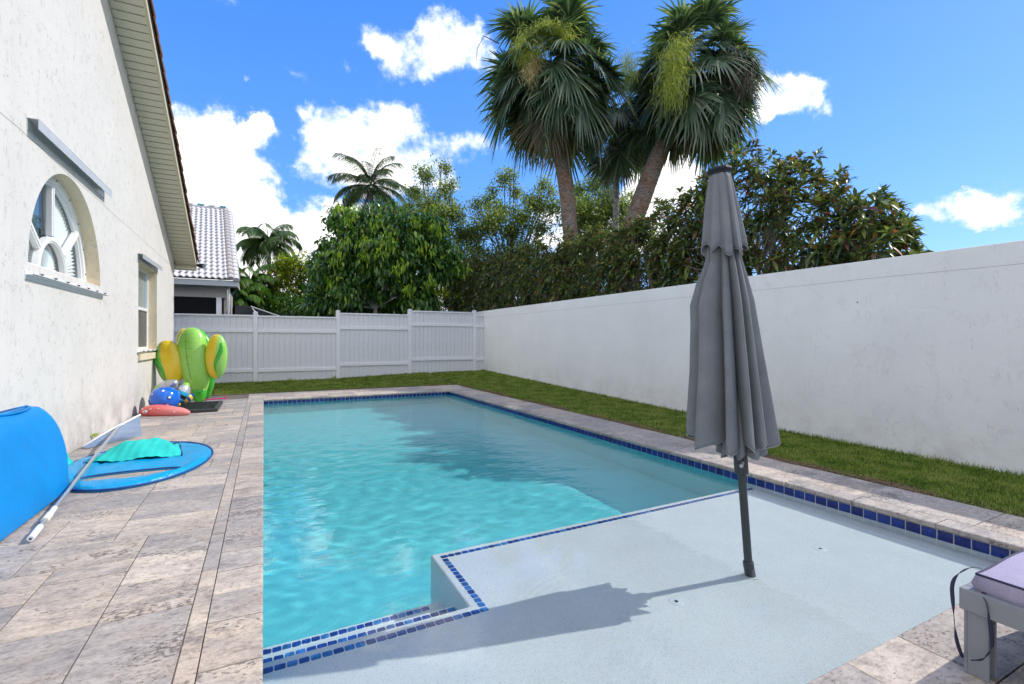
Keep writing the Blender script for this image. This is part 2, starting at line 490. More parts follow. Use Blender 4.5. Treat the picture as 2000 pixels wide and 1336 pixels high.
def leaf_mat(name, stops, trans=0.35, rough=0.45, tint=(1.0, 1.15, 0.5), spec=0.35):
    m = bpy.data.materials.new(name)
    m.use_nodes = True
    n = NT(m.node_tree)
    r = n.n('ShaderNodeNewGeometry').outputs['Random Per Island']
    c = n.ramp(r, stops)
    p = n.n('ShaderNodeBsdfPrincipled', {'Base Color': c, 'Roughness': rough, 'Specular IOR Level': spec})
    t = n.n('ShaderNodeBsdfTranslucent', {'Color': n.mix(1.0, c, tuple(x * 1.5 for x in tint), 'MULTIPLY')})
    mx = n.n('ShaderNodeMixShader', {0: trans, 1: p.outputs[0], 2: t.outputs[0]})
    n.n('ShaderNodeOutputMaterial', {'Surface': mx.outputs[0]})
    return m


M_bark = plain('grey_bark', (0.17, 0.14, 0.115), 0.9, 0.1, 0.4, 30, 0.8, 0.02)
M_palebark = plain('pale_bark', (0.42, 0.38, 0.33), 0.9, 0.1, 0.3, 40, 0.6, 0.01)
#SECTION2
# ------------------------------------------------------------------ ground, lawn base
PX0, PX1, PY0, PY1 = -0.02, 4.58, 1.20, 12.80        # inside of the pool shell
ZW = -0.108                                          # water level
WALLX = 7.575
ox0, ox1, oy0, oy1 = PX0 - 0.15, PX1 + 0.15, PY0 - 0.15, PY1 + 0.15
g = MB()
R = 420
xs, ys = [-R, ox0, ox1, R], [-R, oy0, oy1, R]
for i in range(3):
    for j in range(3):
        if i == 1 and j == 1: continue
        g.add([(xs[i], ys[j], -0.3), (xs[i + 1], ys[j], -0.3), (xs[i + 1], ys[j + 1], -0.3), (xs[i], ys[j + 1], -0.3)], [(0, 1, 2, 3)])
M_ground = plain('ground_grass', (0.045, 0.065, 0.02), 0.95, 0.1, 0.5, 3, 0.3, 0.02, vscale=0.7)
tag(g.build('ground', M_ground), kind='structure')


def zf(x): return float(np.interp(x, [-2.2, -0.23, 2.22, 4.67, 7.2, 7.58], [0.07, 0.067, 0.09, 0.185, 0.22, 0.21]))
def zr(y): return float(np.interp(y, [-2, 2.2, 7.2, 11.4, 17.2], [-0.16, -0.137, -0.074, 0.036, 0.21]))
def lawn_z(x, y):
    a = min(max((x - 5.35) / 2.2, 0), 1)
    b = min(max((y - 14.35) / 2.85, 0), 1)
    return a * zr(y) + (1 - a) * b * zf(x) - 0.02 * (1 - max(a, b))


def deck_right(y): return 5.33 + 0.02 * math.sin(y * 0.7)
def deck_back(x): return 14.33 + 0.02 * math.sin(x * 0.9)


M_lawnbase = plain('lawn_soil', (0.075, 0.07, 0.03), 0.95, 0.1, 0.6, 25, 0.8, 0.02, vscale=12)
lb = MB()
xr = [5.30 + (WALLX - 5.30) * i / 14 for i in range(15)]
lb.grid([[(x, y, lawn_z(x, y)) for x in xr] for y in [-3 + 0.3 * k for k in range(68)]])
lb.grid([[(x, y, lawn_z(x, y)) for x in [-6 + 0.35 * k for k in range(32)] + [5.30]] for y in [14.3 + 0.2 * k for k in range(16)]])
tag(lb.build('lawn_soil', M_lawnbase, smooth=True), kind='structure')

# grass blades
def grass(n, xr, yr, dens, hmul, seed):
    r = np.random.default_rng(seed)
    x = r.uniform(xr[0], xr[1], n); y = r.uniform(yr[0], yr[1], n)
    # thin, ragged edge against the paving
    keep = dens(x, y, r)
    x, y = x[keep], y[keep]
    z = np.array([lawn_z(a, b) for a, b in zip(x, y)])
    n = len(x)
    ang = r.uniform(0, 2 * PI, n); ln = r.uniform(0.022, 0.052, n) * hmul(x, y, r)
    lean = r.uniform(0.2, 0.95, n); la = r.uniform(0, 2 * PI, n)
    wv = np.stack([np.cos(ang), np.sin(ang), 0 * ang], 1) * (r.uniform(0.003, 0.0062, n) * (0.75 + y * 0.10))[:, None]
    d = np.stack([np.cos(la) * lean, np.sin(la) * lean, np.ones(n)], 1)
    d *= (ln / np.linalg.norm(d, axis=1))[:, None]
    p = np.stack([x, y, z - 0.004], 1)
    V = np.stack([p - wv, p + wv, p + d], 1).reshape(-1, 3)
    return V


def dens_right(x, y, r):
    e = x - (5.35 + 0.05 * np.sin(y * 3.1) + 0.05 * np.sin(y * 7.7 + 1) + 0.03 * np.sin(y * 17))
    return (r.uniform(0, 1, len(x)) < np.clip(e / 0.28, 0.06, 1)) & (x < WALLX - 0.005)


def dens_back(x, y, r):
    e = y - (14.36 + 0.05 * np.sin(x * 3.3) + 0.04 * np.sin(x * 8.1))
    return (r.uniform(0, 1, len(x)) < np.clip(e / 0.13, 0.12, 1)) & ((x < 5.3))


def hm_right(x, y, r): return np.where((x > WALLX - 0.14) & (r.uniform(0, 1, len(x)) < 0.35), 2.1, 1.0)
def hm_back(x, y, r): return np.where((y > 17.05) & (r.uniform(0, 1, len(x)) < 0.25), 2.0, 1.0)
V1 = grass(70000, (5.33, WALLX), (1.0, 5.2), dens_right, hm_right, 1)
V2 = grass(120000, (5.33, WALLX), (5.2, 17.2), dens_right, hm_right, 2)
V3 = grass(80000, (-2.6, 5.35), (14.33, 17.2), dens_back, hm_back, 3)
V = np.concatenate([V1, V2, V3])


def grass_mat():
    m = bpy.data.materials.new('lawn_grass')
    m.use_nodes = True
    n = NT(m.node_tree)
    ge = n.n('ShaderNodeNewGeometry')
    r = ge.outputs['Random Per Island']
    nz = n.n('ShaderNodeTexNoise', {'Vector': ge.outputs['Position'], 'Scale': 2.6, 'Detail': 6.0, 'Roughness': 0.7}).outputs[0]
    f = n.m('ADD', n.m('MULTIPLY', r, 0.75), n.m('MULTIPLY', n.m('SUBTRACT', nz, 0.54), 1.7))
    c = n.ramp(f, [(0.0, (0.06, 0.11, 0.018)), (0.2, (0.13, 0.21, 0.03)), (0.42, (0.25, 0.34, 0.055)), (0.62, (0.42, 0.44, 0.13)), (0.80, (0.40, 0.30, 0.15)), (0.95, (0.26, 0.16, 0.09))])
    p = n.n('ShaderNodeBsdfPrincipled', {'Base Color': c, 'Roughness': 0.55, 'Specular IOR Level': 0.3})
    t = n.n('ShaderNodeBsdfTranslucent', {'Color': n.mix(1.0, c, (1.3, 1.5, 0.6), 'MULTIPLY')})
    mx = n.n('ShaderNodeMixShader', {0: 0.4, 1: p.outputs[0], 2: t.outputs[0]})
    n.n('ShaderNodeOutputMaterial', {'Surface': mx.outputs[0]})
    return m


M_grass = grass_mat()
tag(link('lawn_grass', np_mesh('lawn_grass', V, np.arange(len(V)).reshape(-1, 3), M_grass)),
    'short green lawn grass between the paving, the white fence and the white wall', 'grass', kind='stuff')
# dead thatch and clippings along the lawn's edge
r = np.random.default_rng(11)
n_ = 30000
y = r.uniform(1.0, 14.2, n_); x = 5.36 + np.abs(r.normal(0, 0.10, n_)) - 0.02 + 0.03 * np.sin(y * 5)
patch = (np.sin(y * 2.3) + np.sin(y * 5.1 + 2) + r.normal(0, 0.6, n_)) > -0.1
x, y = x[patch], y[patch]; n_ = len(x)
x2 = r.uniform(-1.5, 5.3, 6000); y2 = 14.35 + np.abs(r.normal(0, 0.08, 6000))
x3 = WALLX - np.abs(r.normal(0, 0.05, 3500)) - 0.01; y3 = r.uniform(6.0, 14.5, 3500)
x = np.concatenate([x, x2, x3]); y = np.concatenate([y, y2, y3])
z = np.array([lawn_z(a, b) for a, b in zip(x, y)]) + 0.022
a = r.uniform(0, 2 * PI, len(x)); L = r.uniform(0.02, 0.055, len(x))
d = np.stack([np.cos(a) * L, np.sin(a) * L, r.uniform(-0.002, 0.022, len(x))], 1)
sidev = np.stack([-np.sin(a), np.cos(a), 0 * a], 1) * 0.005
p = np.stack([x, y, z], 1)
V = np.stack([p - d * 0.5 - sidev, p - d * 0.5 + sidev, p + d * 0.6], 1).reshape(-1, 3)
M_thatch = leaf_mat('dead_thatch', [(0.0, (0.10, 0.06, 0.035)), (0.5, (0.22, 0.13, 0.07)), (1.0, (0.36, 0.26, 0.13))], 0.1, 0.8)
tag(link('dry_thatch', np_mesh('dry_thatch', V, np.arange(len(V)).reshape(-1, 3), M_thatch)),
    'dry brown grass thatch along the lawn edge beside the paving', 'thatch', kind='stuff')

# ------------------------------------------------------------------ pool
pool = tag(empty('swimming_pool', (2.28, 7.0, 0)), kind='structure')
pool['label'] = 'turquoise swimming pool with shallow sun shelf and cobalt waterline tiles'


def at(parent, o):
    o.parent = parent
    o.matrix_parent_inverse = Matrix.Translation(-Vector(parent.location))
    return o


sh = MB()
T = 0.12
zt, zb = -0.045, -2.2
# four walls (solid, outside the water) and a sloping floor
for (x0, x1, y0, y1) in ((PX0 - T, PX0, PY0 - T, PY1 + T), (PX1, PX1 + T, 3.45, PY1 + T), (PX0, PX1, PY1, PY1 + T)):
    sh.box(x0, x1, y0, y1, zb, zt)
at(pool, MB().box(PX1, PX1 + T, PY0 - T, 3.4495, zb, zt).box(PX0, PX1, PY0 - T, PY0, zb, zt).build('shelf_wall', M_plaster))
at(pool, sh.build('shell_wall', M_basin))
fl = MB()
fl.grid([[(x, y, z) for x in (PX0 - 0.03, PX1 + 0.03)] for y, z in ((2.6, -1.12), (5.5, -1.22), (8.5, -1.5), (PY1 + 0.03, -1.72))])
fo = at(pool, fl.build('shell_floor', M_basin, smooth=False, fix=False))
ZS = -0.285
NX, NY, SY = 1.09, 2.70, 3.45
sb = MB().prism([(PX0 - 0.01, PY0 - 0.01), (PX1 + 0.01, PY0 - 0.01), (PX1 + 0.01, SY), (NX, SY), (NX, NY), (PX0 - 0.01, NY)], -1.9, ZS)
at(pool, sb.build('sun_shelf', M_plaster, bevel=0.018, seg=3))
st1 = MB().box(PX0 - 0.01, NX + 0.02, NY - 0.05, NY + 0.27, -1.9, -0.545)
at(pool, st1.build('step', M_plaster, bevel=0.018, seg=3))
st2 = MB().box(PX0 - 0.01, NX + 0.02, NY - 0.05, NY + 0.57, -1.9, -0.80)
at(pool, st2.build('step', M_plaster, bevel=0.018, seg=3))

# water body: rippled top, sides run just inside the shell
x0, x1, y0, y1 = PX0 - 0.012, PX1 + 0.012, PY0 - 0.012, PY1 + 0.012
nx, ny = 230, 580
gx = np.linspace(x0, x1, nx); gy = np.linspace(y0, y1, ny)
X, Y = np.meshgrid(gx, gy)
r = np.random.default_rng(5)
Z = np.zeros_like(X)
for k in range(46):
    lam = 0.10 + 0.36 * r.random() ** 1.4
    th = r.normal(1.35, 0.75)
    kx, ky = math.cos(th) * 2 * PI / lam, math.sin(th) * 2 * PI / lam
    wx, wy = r.uniform(0.2, 0.9, 2)
    warp = 0.35 * np.sin(X * wx + Y * wy + r.uniform(0, 6)) + 0.25 * np.sin(X * 2.1 * wx - Y * 1.7 * wy + r.uniform(0, 6))
    Z += 0.00055 * lam * np.sin(kx * X + ky * Y + warp * 3 + r.uniform(0, 6.28))
for (jx, jy, jl) in ((2.0, 6.0, 0.20), (0.7, 3.9, 0.17)):        # slow rings from the return jets
    R_ = np.hypot(X - jx, Y - jy)
    Z += 0.0003 * np.exp(-R_ / 1.3) * np.sin(R_ * 2 * PI / jl)
calm = np.clip((Y - 2.9) / 1.9, 0, 1); calm = 0.14 + 0.86 * calm * calm * (3 - 2 * calm)
far_c = 1 - 0.45 * np.clip((Y - 8) / 3, 0, 1)
left_b = 0.75 + 0.5 * np.clip((2.8 - X) / 2, 0, 1)
Z *= calm * far_c * left_b
# tiny pulse ripples over the shelf
Z += 0.00045 * np.exp(-np.hypot(X - 1.7, Y - 2.6) / 0.5) * np.sin(np.hypot(X - 1.9, Y - 2.2) * 2 * PI / 0.055)
V = np.stack([X.ravel(), Y.ravel(), (Z + ZW).ravel()], 1)
I = np.arange(nx * ny).reshape(ny, nx)
F = np.stack([I[:-1, :-1], I[:-1, 1:], I[1:, 1:], I[1:, :-1]], -1).reshape(-1, 4)
nb = len(V)
ring = np.concatenate([I[0, :], I[1:, -1], I[-1, -2::-1], I[-2:0:-1, 0]])
low = V[ring].copy(); low[:, 2] = -2.0
V = np.concatenate([V, low])
m_ = len(ring)
idx = np.arange(m_)
side = np.stack([ring, nb + idx, nb + (idx + 1) % m_, ring[(idx + 1) % m_]], -1)
# bottom as a fan of quads: four corners
c0, c1, c2, c3 = nb, nb + nx - 1, nb + nx - 1 + ny - 1, nb + 2 * (nx - 1) + ny - 1
me = np_mesh('pool_water', V, np.concatenate([F, side]), M_water)
bm = bmesh.new(); bm.from_mesh(me); bm.verts.ensure_lookup_table()
bm.faces.new([bm.verts[i] for i in reversed(range(nb, nb + m_))])
bmesh.ops.recalc_face_normals(bm, faces=bm.faces)
for f in bm.faces: f.smooth = abs(f.normal.z) > 0.9 and f.calc_center_median().z > -0.5
bm.edges.ensure_lookup_table()
for e in bm.edges:
    if len(e.link_faces) == 2 and abs(e.link_faces[0].normal.dot(e.link_faces[1].normal)) < 0.5: e.smooth = False
bm.to_mesh(me); bm.free()
water = tag(link('pool_water', me), kind='structure')
water['label'] = 'clear turquoise pool water with small ripples'
MNEE = True
if MNEE:
    water.cycles.is_caustics_caster = True
    sl.cycles.is_caustics_light = True
    for o in [c for c in pool.children]:
        o.cycles.is_caustics_receiver = True

# waterline tiles, each its own piece, bedded on a strip of grout
tp = 0.1017
tz0, tz1 = -0.150, -0.045
gb = MB()
gb.box(PX1 - 0.004, PX1 + 0.01, PY0, PY1, tz0, tz1)
gb.box(PX0 - 0.01, PX0 + 0.004, PY0, PY1, tz0, tz1)
gb.box(PX0, PX1, PY1 - 0.004, PY1 + 0.01, tz0, tz1)
gb.box(PX0, PX1, PY0 - 0.01, PY0 + 0.004, tz0, tz1)
at(pool, gb.build('tile_grout', M_tilegrout))
hw = (tp - 0.0085) / 2
tm = MB().box(-0.004, 0.004, -hw, hw, tz0 + 0.003, tz1 - 0.003)
tmm = tm.mesh('waterline_tile', M_tile)
bm = bmesh.new(); bm.from_mesh(tmm)
bmesh.ops.bevel(bm, geom=bm.edges[:], offset=0.0018, segments=1, affect='EDGES'); bm.to_mesh(tmm); bm.free()


def wtile(x, y, rz):
    o = link('waterline_tile', tmm, None, (x, y, 0), (0, 0, rz))
    at(pool, o)


k = 0
yy = PY0 + tp / 2 + 0.006
while yy < PY1 - tp / 2:
    wtile(PX1 - 0.006, yy, 0); yy += tp
xx = PX0 + tp / 2 + 0.02
while xx < PX1 - tp / 2:
    wtile(xx, PY1 - 0.006, PI / 2); xx += tp
# the left and near sides are hidden under their own coping: one strip of tiles each
ls = MB()
yy = PY0 + tp / 2
while yy < PY1 - tp / 2:
    ls.box(PX0 + 0.002, PX0 + 0.010, yy - hw, yy + hw, tz0 + 0.003, tz1 - 0.003); yy += tp
xx = PX0 + tp / 2
while xx < PX1 - tp / 2:
    ls.box(xx - hw, xx + hw, PY0 + 0.002, PY0 + 0.010, tz0 + 0.003, tz1 - 0.003); xx += tp
o = at(pool, ls.build('hidden_side_tile', M_tile)); tag(o, kind='stuff')

# mosaic line on the shelf's rim and on each step's nose
mz = MB().box(-0.0248, 0.0248, -0.0205, 0.0205, -0.004, 0.0035)
mzm = mz.mesh('mosaic_tile', M_mosaic)
bm = bmesh.new(); bm.from_mesh(mzm)
bmesh.ops.bevel(bm, geom=[e for e in bm.edges if abs((e.verts[0].co - e.verts[1].co).z) > 0.005], offset=0.006, segments=1, affect='EDGES')
bm.to_mesh(mzm); bm.free()
mp_ = 0.0535


def mosaic(xa, ya, xb, yb, z, sx=1.0):
    L = math.hypot(xb - xa, yb - ya); n = int(L / mp_ / sx)
    a = math.atan2(yb - ya, xb - xa)
    for i in range(n):
        t = (i + 0.5) / n
        o = link('mosaic_tile', mzm, None, (xa + (xb - xa) * t, ya + (yb - ya) * t, z), (random.uniform(-.01, .01), random.uniform(-.01, .01), a + random.uniform(-.03, .03)))
        o.scale = (sx * random.uniform(0.95, 1.02), 1, 1)
        at(pool, o)
        o.cycles.is_caustics_receiver = True


off = 0.075
mosaic(PX0 + 0.01, NY - off, NX + off + 0.02, NY - off, ZS)
mosaic(NX + off, NY - off + 0.03, NX + off, SY - off - 0.03, ZS, 0.95)
mosaic(NX + off - 0.02, SY - off, PX1 - 0.02, SY - off, ZS)
mosaic(PX0 + 0.01, NY + 0.27 - 0.05, NX, NY + 0.27 - 0.05, -0.545)
mosaic(PX0 + 0.01, NY + 0.57 - 0.05, NX - 0.08, NY + 0.57 - 0.05, -0.80)
# bubbler / return fittings set in the shelf
for k, (jx, jy) in enumerate(((3.73, 2.19), (2.23, 2.165))):
    e = tag(empty('return_jet', (jx, jy, ZS)), ('white round return fitting in the shelf near the tiled right wall',
            'white round return fitting in the shelf beside the parasol shadow')[k], 'pool fitting', 'round return fittings in the sun shelf')
    d = MB(); P = []
    for rr, zz in ((0.001, 0.007), (0.018, 0.007), (0.020, 0.004), (0.030, 0.0075), (0.046, 0.003), (0.05, 0.0)):
        P.append([(rr * math.cos(q * PI / 12), rr * math.sin(q * PI / 12), zz) for q in range(24)])
    d.grid(P, True).build('flange', M_winframe, e, smooth=True)
    MB().tube([(0, 0, 0.004), (0, 0, 0.0085)], 0.012, 12).build('nozzle', M_black, e)

# ------------------------------------------------------------------ paving: every travertine slab its own object
deck = tag(empty('paving', (0, 0, 0)), kind='structure')
deck['label'] = 'travertine paving and coping round the pool'
slab_cache = {}


def slab(name, x0, x1, y0, y1, th=0.03, gap=0.0030, z=0.0, nose=None, bev=0.003):
    w_, d_ = round(x1 - x0 - 2 * gap, 3), round(y1 - y0 - 2 * gap, 3)
    rot = random.choice((0, PI)) if nose is None else 0
    key = (w_, d_, th, nose)
    if key not in slab_cache:
        b = MB().box(-w_ / 2, w_ / 2, -d_ / 2, d_ / 2, -th, 0)
        me = b.mesh(name, M_trav)
        bm = bmesh.new(); bm.from_mesh(me)
        if nose:
            def on(e):
                c = (e.verts[0].co + e.verts[1].co) / 2
                ax, sg = nose
                return abs((c.x if ax == 'x' else c.y) - sg * (w_ if ax == 'x' else d_) / 2) < 1e-4 and abs(e.verts[0].co.z - e.verts[1].co.z) < 1e-4
            es = [e for e in bm.edges if on(e)]
            bmesh.ops.bevel(bm, geom=es, offset=0.011, segments=4, affect='EDGES', profile=0.5)
        else:
            bmesh.ops.bevel(bm, geom=[e for e in bm.edges if e.verts[0].co.z > -0.001 and e.verts[1].co.z > -0.001], offset=bev, segments=1, affect='EDGES')
        bm.to_mesh(me); bm.free()
        slab_cache[key] = me
    o = link(name, slab_cache[key], deck, ((x0 + x1) / 2, (y0 + y1) / 2, z + random.uniform(-0.0012, 0.0008)),
             (random.uniform(-.001, .001), random.uniform(-.001, .001), rot))
    return o


def row(name, a0, a1, b0, b1, axis, lens, **kw):
    """a line of slabs along axis from a0 to a1, across b0..b1"""
    p = a0
    while p < a1 - 0.02:
        q = p + random.choice(lens)
        if a1 - q < 0.15: q = a1
        if axis == 'x': slab(name, p, q, b0, b1, **kw)
        else: slab(name, b0, b1, p, q, **kw)
        p = q


CW = 0.25
row('coping_stone', -1.0, 14.2 - 1.12, -CW, 0.0, 'y', (0.40, 0.40, 0.61, 0.30), th=0.042, nose=('x', 1))
RW = 0.20
row('coping_stone', 1.22, 12.78, 4.56, 4.56 + RW, 'y', (0.45, 0.60, 0.60), th=0.042, nose=('x', -1))
row('coping_stone', 0.0, 4.56 + RW, 12.78, 12.78 + 0.30, 'x', (0.45, 0.60), th=0.042, nose=('y', -1))
row('coping_stone', 0.0, 4.56 + RW, 1.22 - 0.36, 1.22, 'x', (0.42, 0.61, 0.61), th=0.042, nose=('y', 1))


def pack(x0, y0, nx, ny, U, sizes, name='paver', clip=None, fx=1.0):
    occ = np.zeros((nx, ny), bool)
    for j in range(ny):
        for i in range(nx):
            if occ[i, j]: continue
            opts = sizes[:]
            random.shuffle(opts)
            for (a, b) in opts + [(1, 1)]:
                if i + a <= nx and j + b <= ny and not occ[i:i + a, j:j + b].any(): break
            occ[i:i + a, j:j + b] = True
            X0, X1, Y0, Y1 = x0 + i * U * fx, x0 + (i + a) * U * fx, y0 + j * U, y0 + (j + b) * U
            if clip and not clip((X0 + X1) / 2, (Y0 + Y1) / 2): continue
            slab(name, X0, X1, Y0, Y1)


U = 0.2032
big_sizes = [(3, 2), (3, 2), (2, 2), (2, 3), (2, 1), (3, 1), (3, 2)]
# left deck, between house and coping
row('paver', -1.0, 13.08, -CW - 0.085, -CW, 'y', (0.41, 0.61, 0.81, 0.41))
nxl = 9
fx = (2.13 - 0.335) / (nxl * U)
pack(-2.13, -1.0, nxl, 69, U, big_sizes, fx=fx)
pack(-2.13 - 4 * U, 15.75, 1, 1, U, [(1, 1)])
# far deck
pack(-0.335, 13.08, 28, 6, U, big_sizes, clip=lambda x, y: True)
pack(-2.13, -1.0 + 69 * U, nxl, 1, U, [(2, 1), (3, 1)], fx=fx)
# right strip outside the coping
row('paver', 0.86, 13.08, 4.56 + RW, 5.335, 'y', (0.81, 0.61, 0.81), )
# near deck under the lounger
pack(0.0, 1.22 - 0.36 - 12 * U, 23, 12, U, big_sizes)
row('paver', -1.6, 0.86, 4.674, 5.335, 'y', (0.81, 0.61))
db = MB()
for (x0, x1, y0, y1) in ((-2.14, 0.0 - 0.012, -1.6, 14.27), (-0.02, 5.33, 12.815, 14.29), (4.595, 5.32, 1.0, 12.815), (-0.02, 5.32, -1.6, 1.185)):
    db.box(x0, x1, y0, y1, -0.12, -0.0305)
jt = MB()
for (x0, x1, y0, y1) in ((-2.14, -CW - 0.001, -1.6, 14.27), (-0.25, 5.33, 13.083, 14.29), (4.763, 5.32, 1.0, 13.083), (-0.25, 5.32, -1.6, 0.857)):
    jt.box(x0, x1, y0, y1, -0.029, -0.006)
o = jt.build('joint_sand', M_grout, deck)
db.build('paving_bed', M_grout, deck)

# ------------------------------------------------------------------ white masonry wall on the right
wl = tag(empty('boundary_wall', (WALLX, 8, 0)), 'tall white stucco boundary wall along the right side of the lawn', 'wall')
b = MB()
b.prism([(-6, -0.35), (19.5, -0.35), (19.5, 2.52), (-6, 2.52)], WALLX, WALLX + 0.2, 'x')
at(wl, b.build('wall_face', M_wall, bevel=0.008))
# crack-thin course line below the top, as a shallow groove strip standing 1 mm proud
gr = MB()
ys_ = np.linspace(-6, 19.4, 90)
gr.grid([[(WALLX - 0.0012, y_, 2.26 + 0.004 * math.sin(y_ * 2.1) + dz) for y_ in ys_] for dz in (-0.0025, 0.0025)])
at(wl, gr.build('bond_line', plain('wall_joint', (0.42, 0.41, 0.41), 0.9, 0.1)))
mk = MB(); mk.tube([(WALLX + 0.002, 3.93, 1.94), (WALLX - 0.004, 3.93, 1.94)], 0.009, 8)
at(wl, mk.build('nail_head', M_dark))

# ------------------------------------------------------------------ white vinyl fence
FY = 17.2
fence = tag(empty('vinyl_fence', (2.2, FY, 0)), 'white vinyl privacy fence across the back of the lawn', 'fence')
posts = [(-0.229, 2.30), (2.225, 2.41), (4.671, 2.52), (7.178, 2.55), (-2.68, 2.30)]
for (x, zt_) in posts:
    b = MB().box(-0.062, 0.062, -0.062, 0.062, -0.3, zt_ - 0.05)
    p = b.build('post', M_white, None, (x, FY, 0), bevel=0.006); at(fence, p)
    c = MB(); c.box(-0.07, 0.07, -0.07, 0.07, zt_ - 0.05, zt_ - 0.028)
    c.add([(-0.066, -0.066, zt_ - 0.028), (0.066, -0.066, zt_ - 0.028), (0.066, 0.066, zt_ - 0.028), (-0.066, 0.066, zt_ - 0.028), (0, 0, zt_)],
          [(0, 1, 4), (1, 2, 4), (2, 3, 4), (3, 0, 4)])
    q = c.build('post_cap', M_white, p)
secs = [(-2.68, -0.229, 2.176, 1.69, 0.45), (-0.229, 2.225, 2.165, 1.685, 0.44), (2.225, 4.671, 2.31, 1.81, 0.57), (4.671, 7.178, 2.455, 1.96, 0.70), (7.178, 7.575, 2.37, 1.93, 0.66)]
for (xa, xb, zt_, zu, zl) in secs:
    xa += 0.062; xb -= 0.062 if xb < 7.5 else 0.0
    n = max(2, round((xb - xa) / 0.152))
    wd = (xb - xa) / n
    bmh = MB().box(-wd / 2 + 0.0035, wd / 2 - 0.0035, -0.011, 0.011, -0.25, zt_ - 0.02).mesh('board', M_board)
    bm = bmesh.new(); bm.from_mesh(bmh)
    bmesh.ops.bevel(bm, geom=[e for e in bm.edges if abs((e.verts[0].co - e.verts[1].co).z) > 0.5], offset=0.004, segments=1, affect='EDGES'); bm.to_mesh(bmh); bm.free()
    for i in range(n):
        o = link('board', bmh, None, (xa + wd * (i + 0.5), FY + random.uniform(-0.0008, 0.0008), 0), (0, 0, random.uniform(-.004, .004))); at(fence, o)
    bk = MB().box(xa, xb, FY + 0.002, FY + 0.006, -0.2, zt_ - 0.03); at(fence, bk.build('tongue_strip', M_board))
    for zc, hh in ((zt_ - 0.02, 0.024), (zu, 0.052), (zl, 0.052)):
        at(fence, MB().box(xa, xb, -0.05, 0.05, zc - hh, zc + hh).build('rail', M_white, None, (0, FY, 0), bevel=0.004))
#SECTION3
# ------------------------------------------------------------------ the house on the left
HX = -2.15
SLOPE = 0.513
ALPHA = math.atan(SLOPE)


def zj(y): return 3.626 - SLOPE * (y - 15.54)


house = tag(empty('house', (HX, 8, 0)), 'cream stucco house with an arched window and a steep gable overhang', 'house')
RIDGE = 4.4
outer = [(-4, -0.3), (15.75, -0.3), (15.75, zj(15.75) + 0.1), (RIDGE, zj(RIDGE) + 0.1), (-4, zj(RIDGE) + 0.1 - SLOPE * (RIDGE + 4))]
AC, AZ, AR = 7.92, 2.19, 1.235
arch = [(AC - AR, AZ)] + [(AC + AR * math.cos(PI - PI * i / 40), AZ + AR * math.sin(PI * i / 40)) for i in range(41)]
arch = [(AC + AR * math.cos(PI - PI * i / 40), AZ + AR * math.sin(PI * i / 40)) for i in range(41)]
rect = [(11.60, 1.20), (13.42, 1.20), (13.42, 2.93), (11.60, 2.93)]
bm = bmesh.new()
def loop(pts):
    vs = [bm.verts.new((HX, p[0], p[1])) for p in pts]
    return [bm.edges.new((vs[i], vs[(i + 1) % len(vs)])) for i in range(len(vs))]
E_ = loop(outer) + loop(arch) + loop(rect)
bmesh.ops.triangle_fill(bm, use_beauty=True, edges=E_, normal=(1, 0, 0))
me = bpy.data.meshes.new('wall'); bm.to_mesh(me); bm.free(); me.materials.append(M_house)
at(house, link('wall', me))
# return wall at the corner and back
b = MB().box(-9, HX - 0.001, 15.745, 15.75, -0.3, 3.6); at(house, b.build('end_wall', M_house))


def reveal(pts, d, m, nm, closed=True):
    b = MB()
    n = len(pts)
    b.grid([[(HX, p[0], p[1]) for p in pts] + ([(HX, *pts[0])] if closed else []), [(HX - d, p[0], p[1]) for p in pts] + ([(HX - d, *pts[0])] if closed else [])])
    return at(house, b.build(nm, m, fix=False))


reveal(arch, 0.24, M_reveal, 'window_reveal')
reveal(rect, 0.24, M_reveal, 'window_reveal')

M_glass, n_, b_ = mat('window_glass', 0.04, 0.6)
setin(n_, b_, Base_Color=(0.16, 0.24, 0.27), Coat_Weight=0.6, Coat_Roughness=0.03)
M_glass2, n_, b_ = mat('screened_glass', 0.25, 0.5)
setin(n_, b_, Base_Color=(0.045, 0.05, 0.06))
M_pleat = plain('pleated_shade', (0.86, 0.88, 0.88), 0.55, 0.3, 0.05)
# arched window: frame ring, bars, fan shades behind the panes
FXp = HX - 0.17


def arc_ring(ra, rb, a0, a1, cx_, cz_, xa, xb, n=36):
    b = MB()
    P = []
    for i in range(n + 1):
        a = a0 + (a1 - a0) * i / n
        c_, s_ = math.cos(a), math.sin(a)
        P.append([(xa, cx_ + ra * c_, cz_ + ra * s_), (xb, cx_ + ra * c_, cz_ + ra * s_), (xb, cx_ + rb * c_, cz_ + rb * s_), (xa, cx_ + rb * c_, cz_ + rb * s_)])
    b.grid(P, True)
    return b


def up_(o): return o


fr = arc_ring(AR - 0.10, AR + 0.01, 0, PI, AC, AZ, FXp - 0.06, FXp + 0.012)
fr.box(FXp - 0.06, FXp + 0.01, AC - AR, AC + AR, AZ, AZ + 0.07)
win = at(house, fr.build('arched_window', M_winframe))
win['label'] = 'half round window with fan shaped bars and pleated shades'


def sub(o):
    o.parent = win; o.matrix_parent_inverse = win.matrix_local.inverted()
    return o


def sub_of(p, o):
    o.parent = p
    o.matrix_parent_inverse = (p.parent.matrix_basis if p.parent else Matrix()).inverted() if False else Matrix.Translation(-(Vector(p.parent.location) if p.parent else Vector())) if False else Matrix()
    return o


def child(p, o):
    """parent keeping world placement: o was modelled in world space, p is a part kept by at()"""
    o.parent = p
    o.matrix_parent_inverse = Matrix.Translation(-Vector(p.location))
    return o


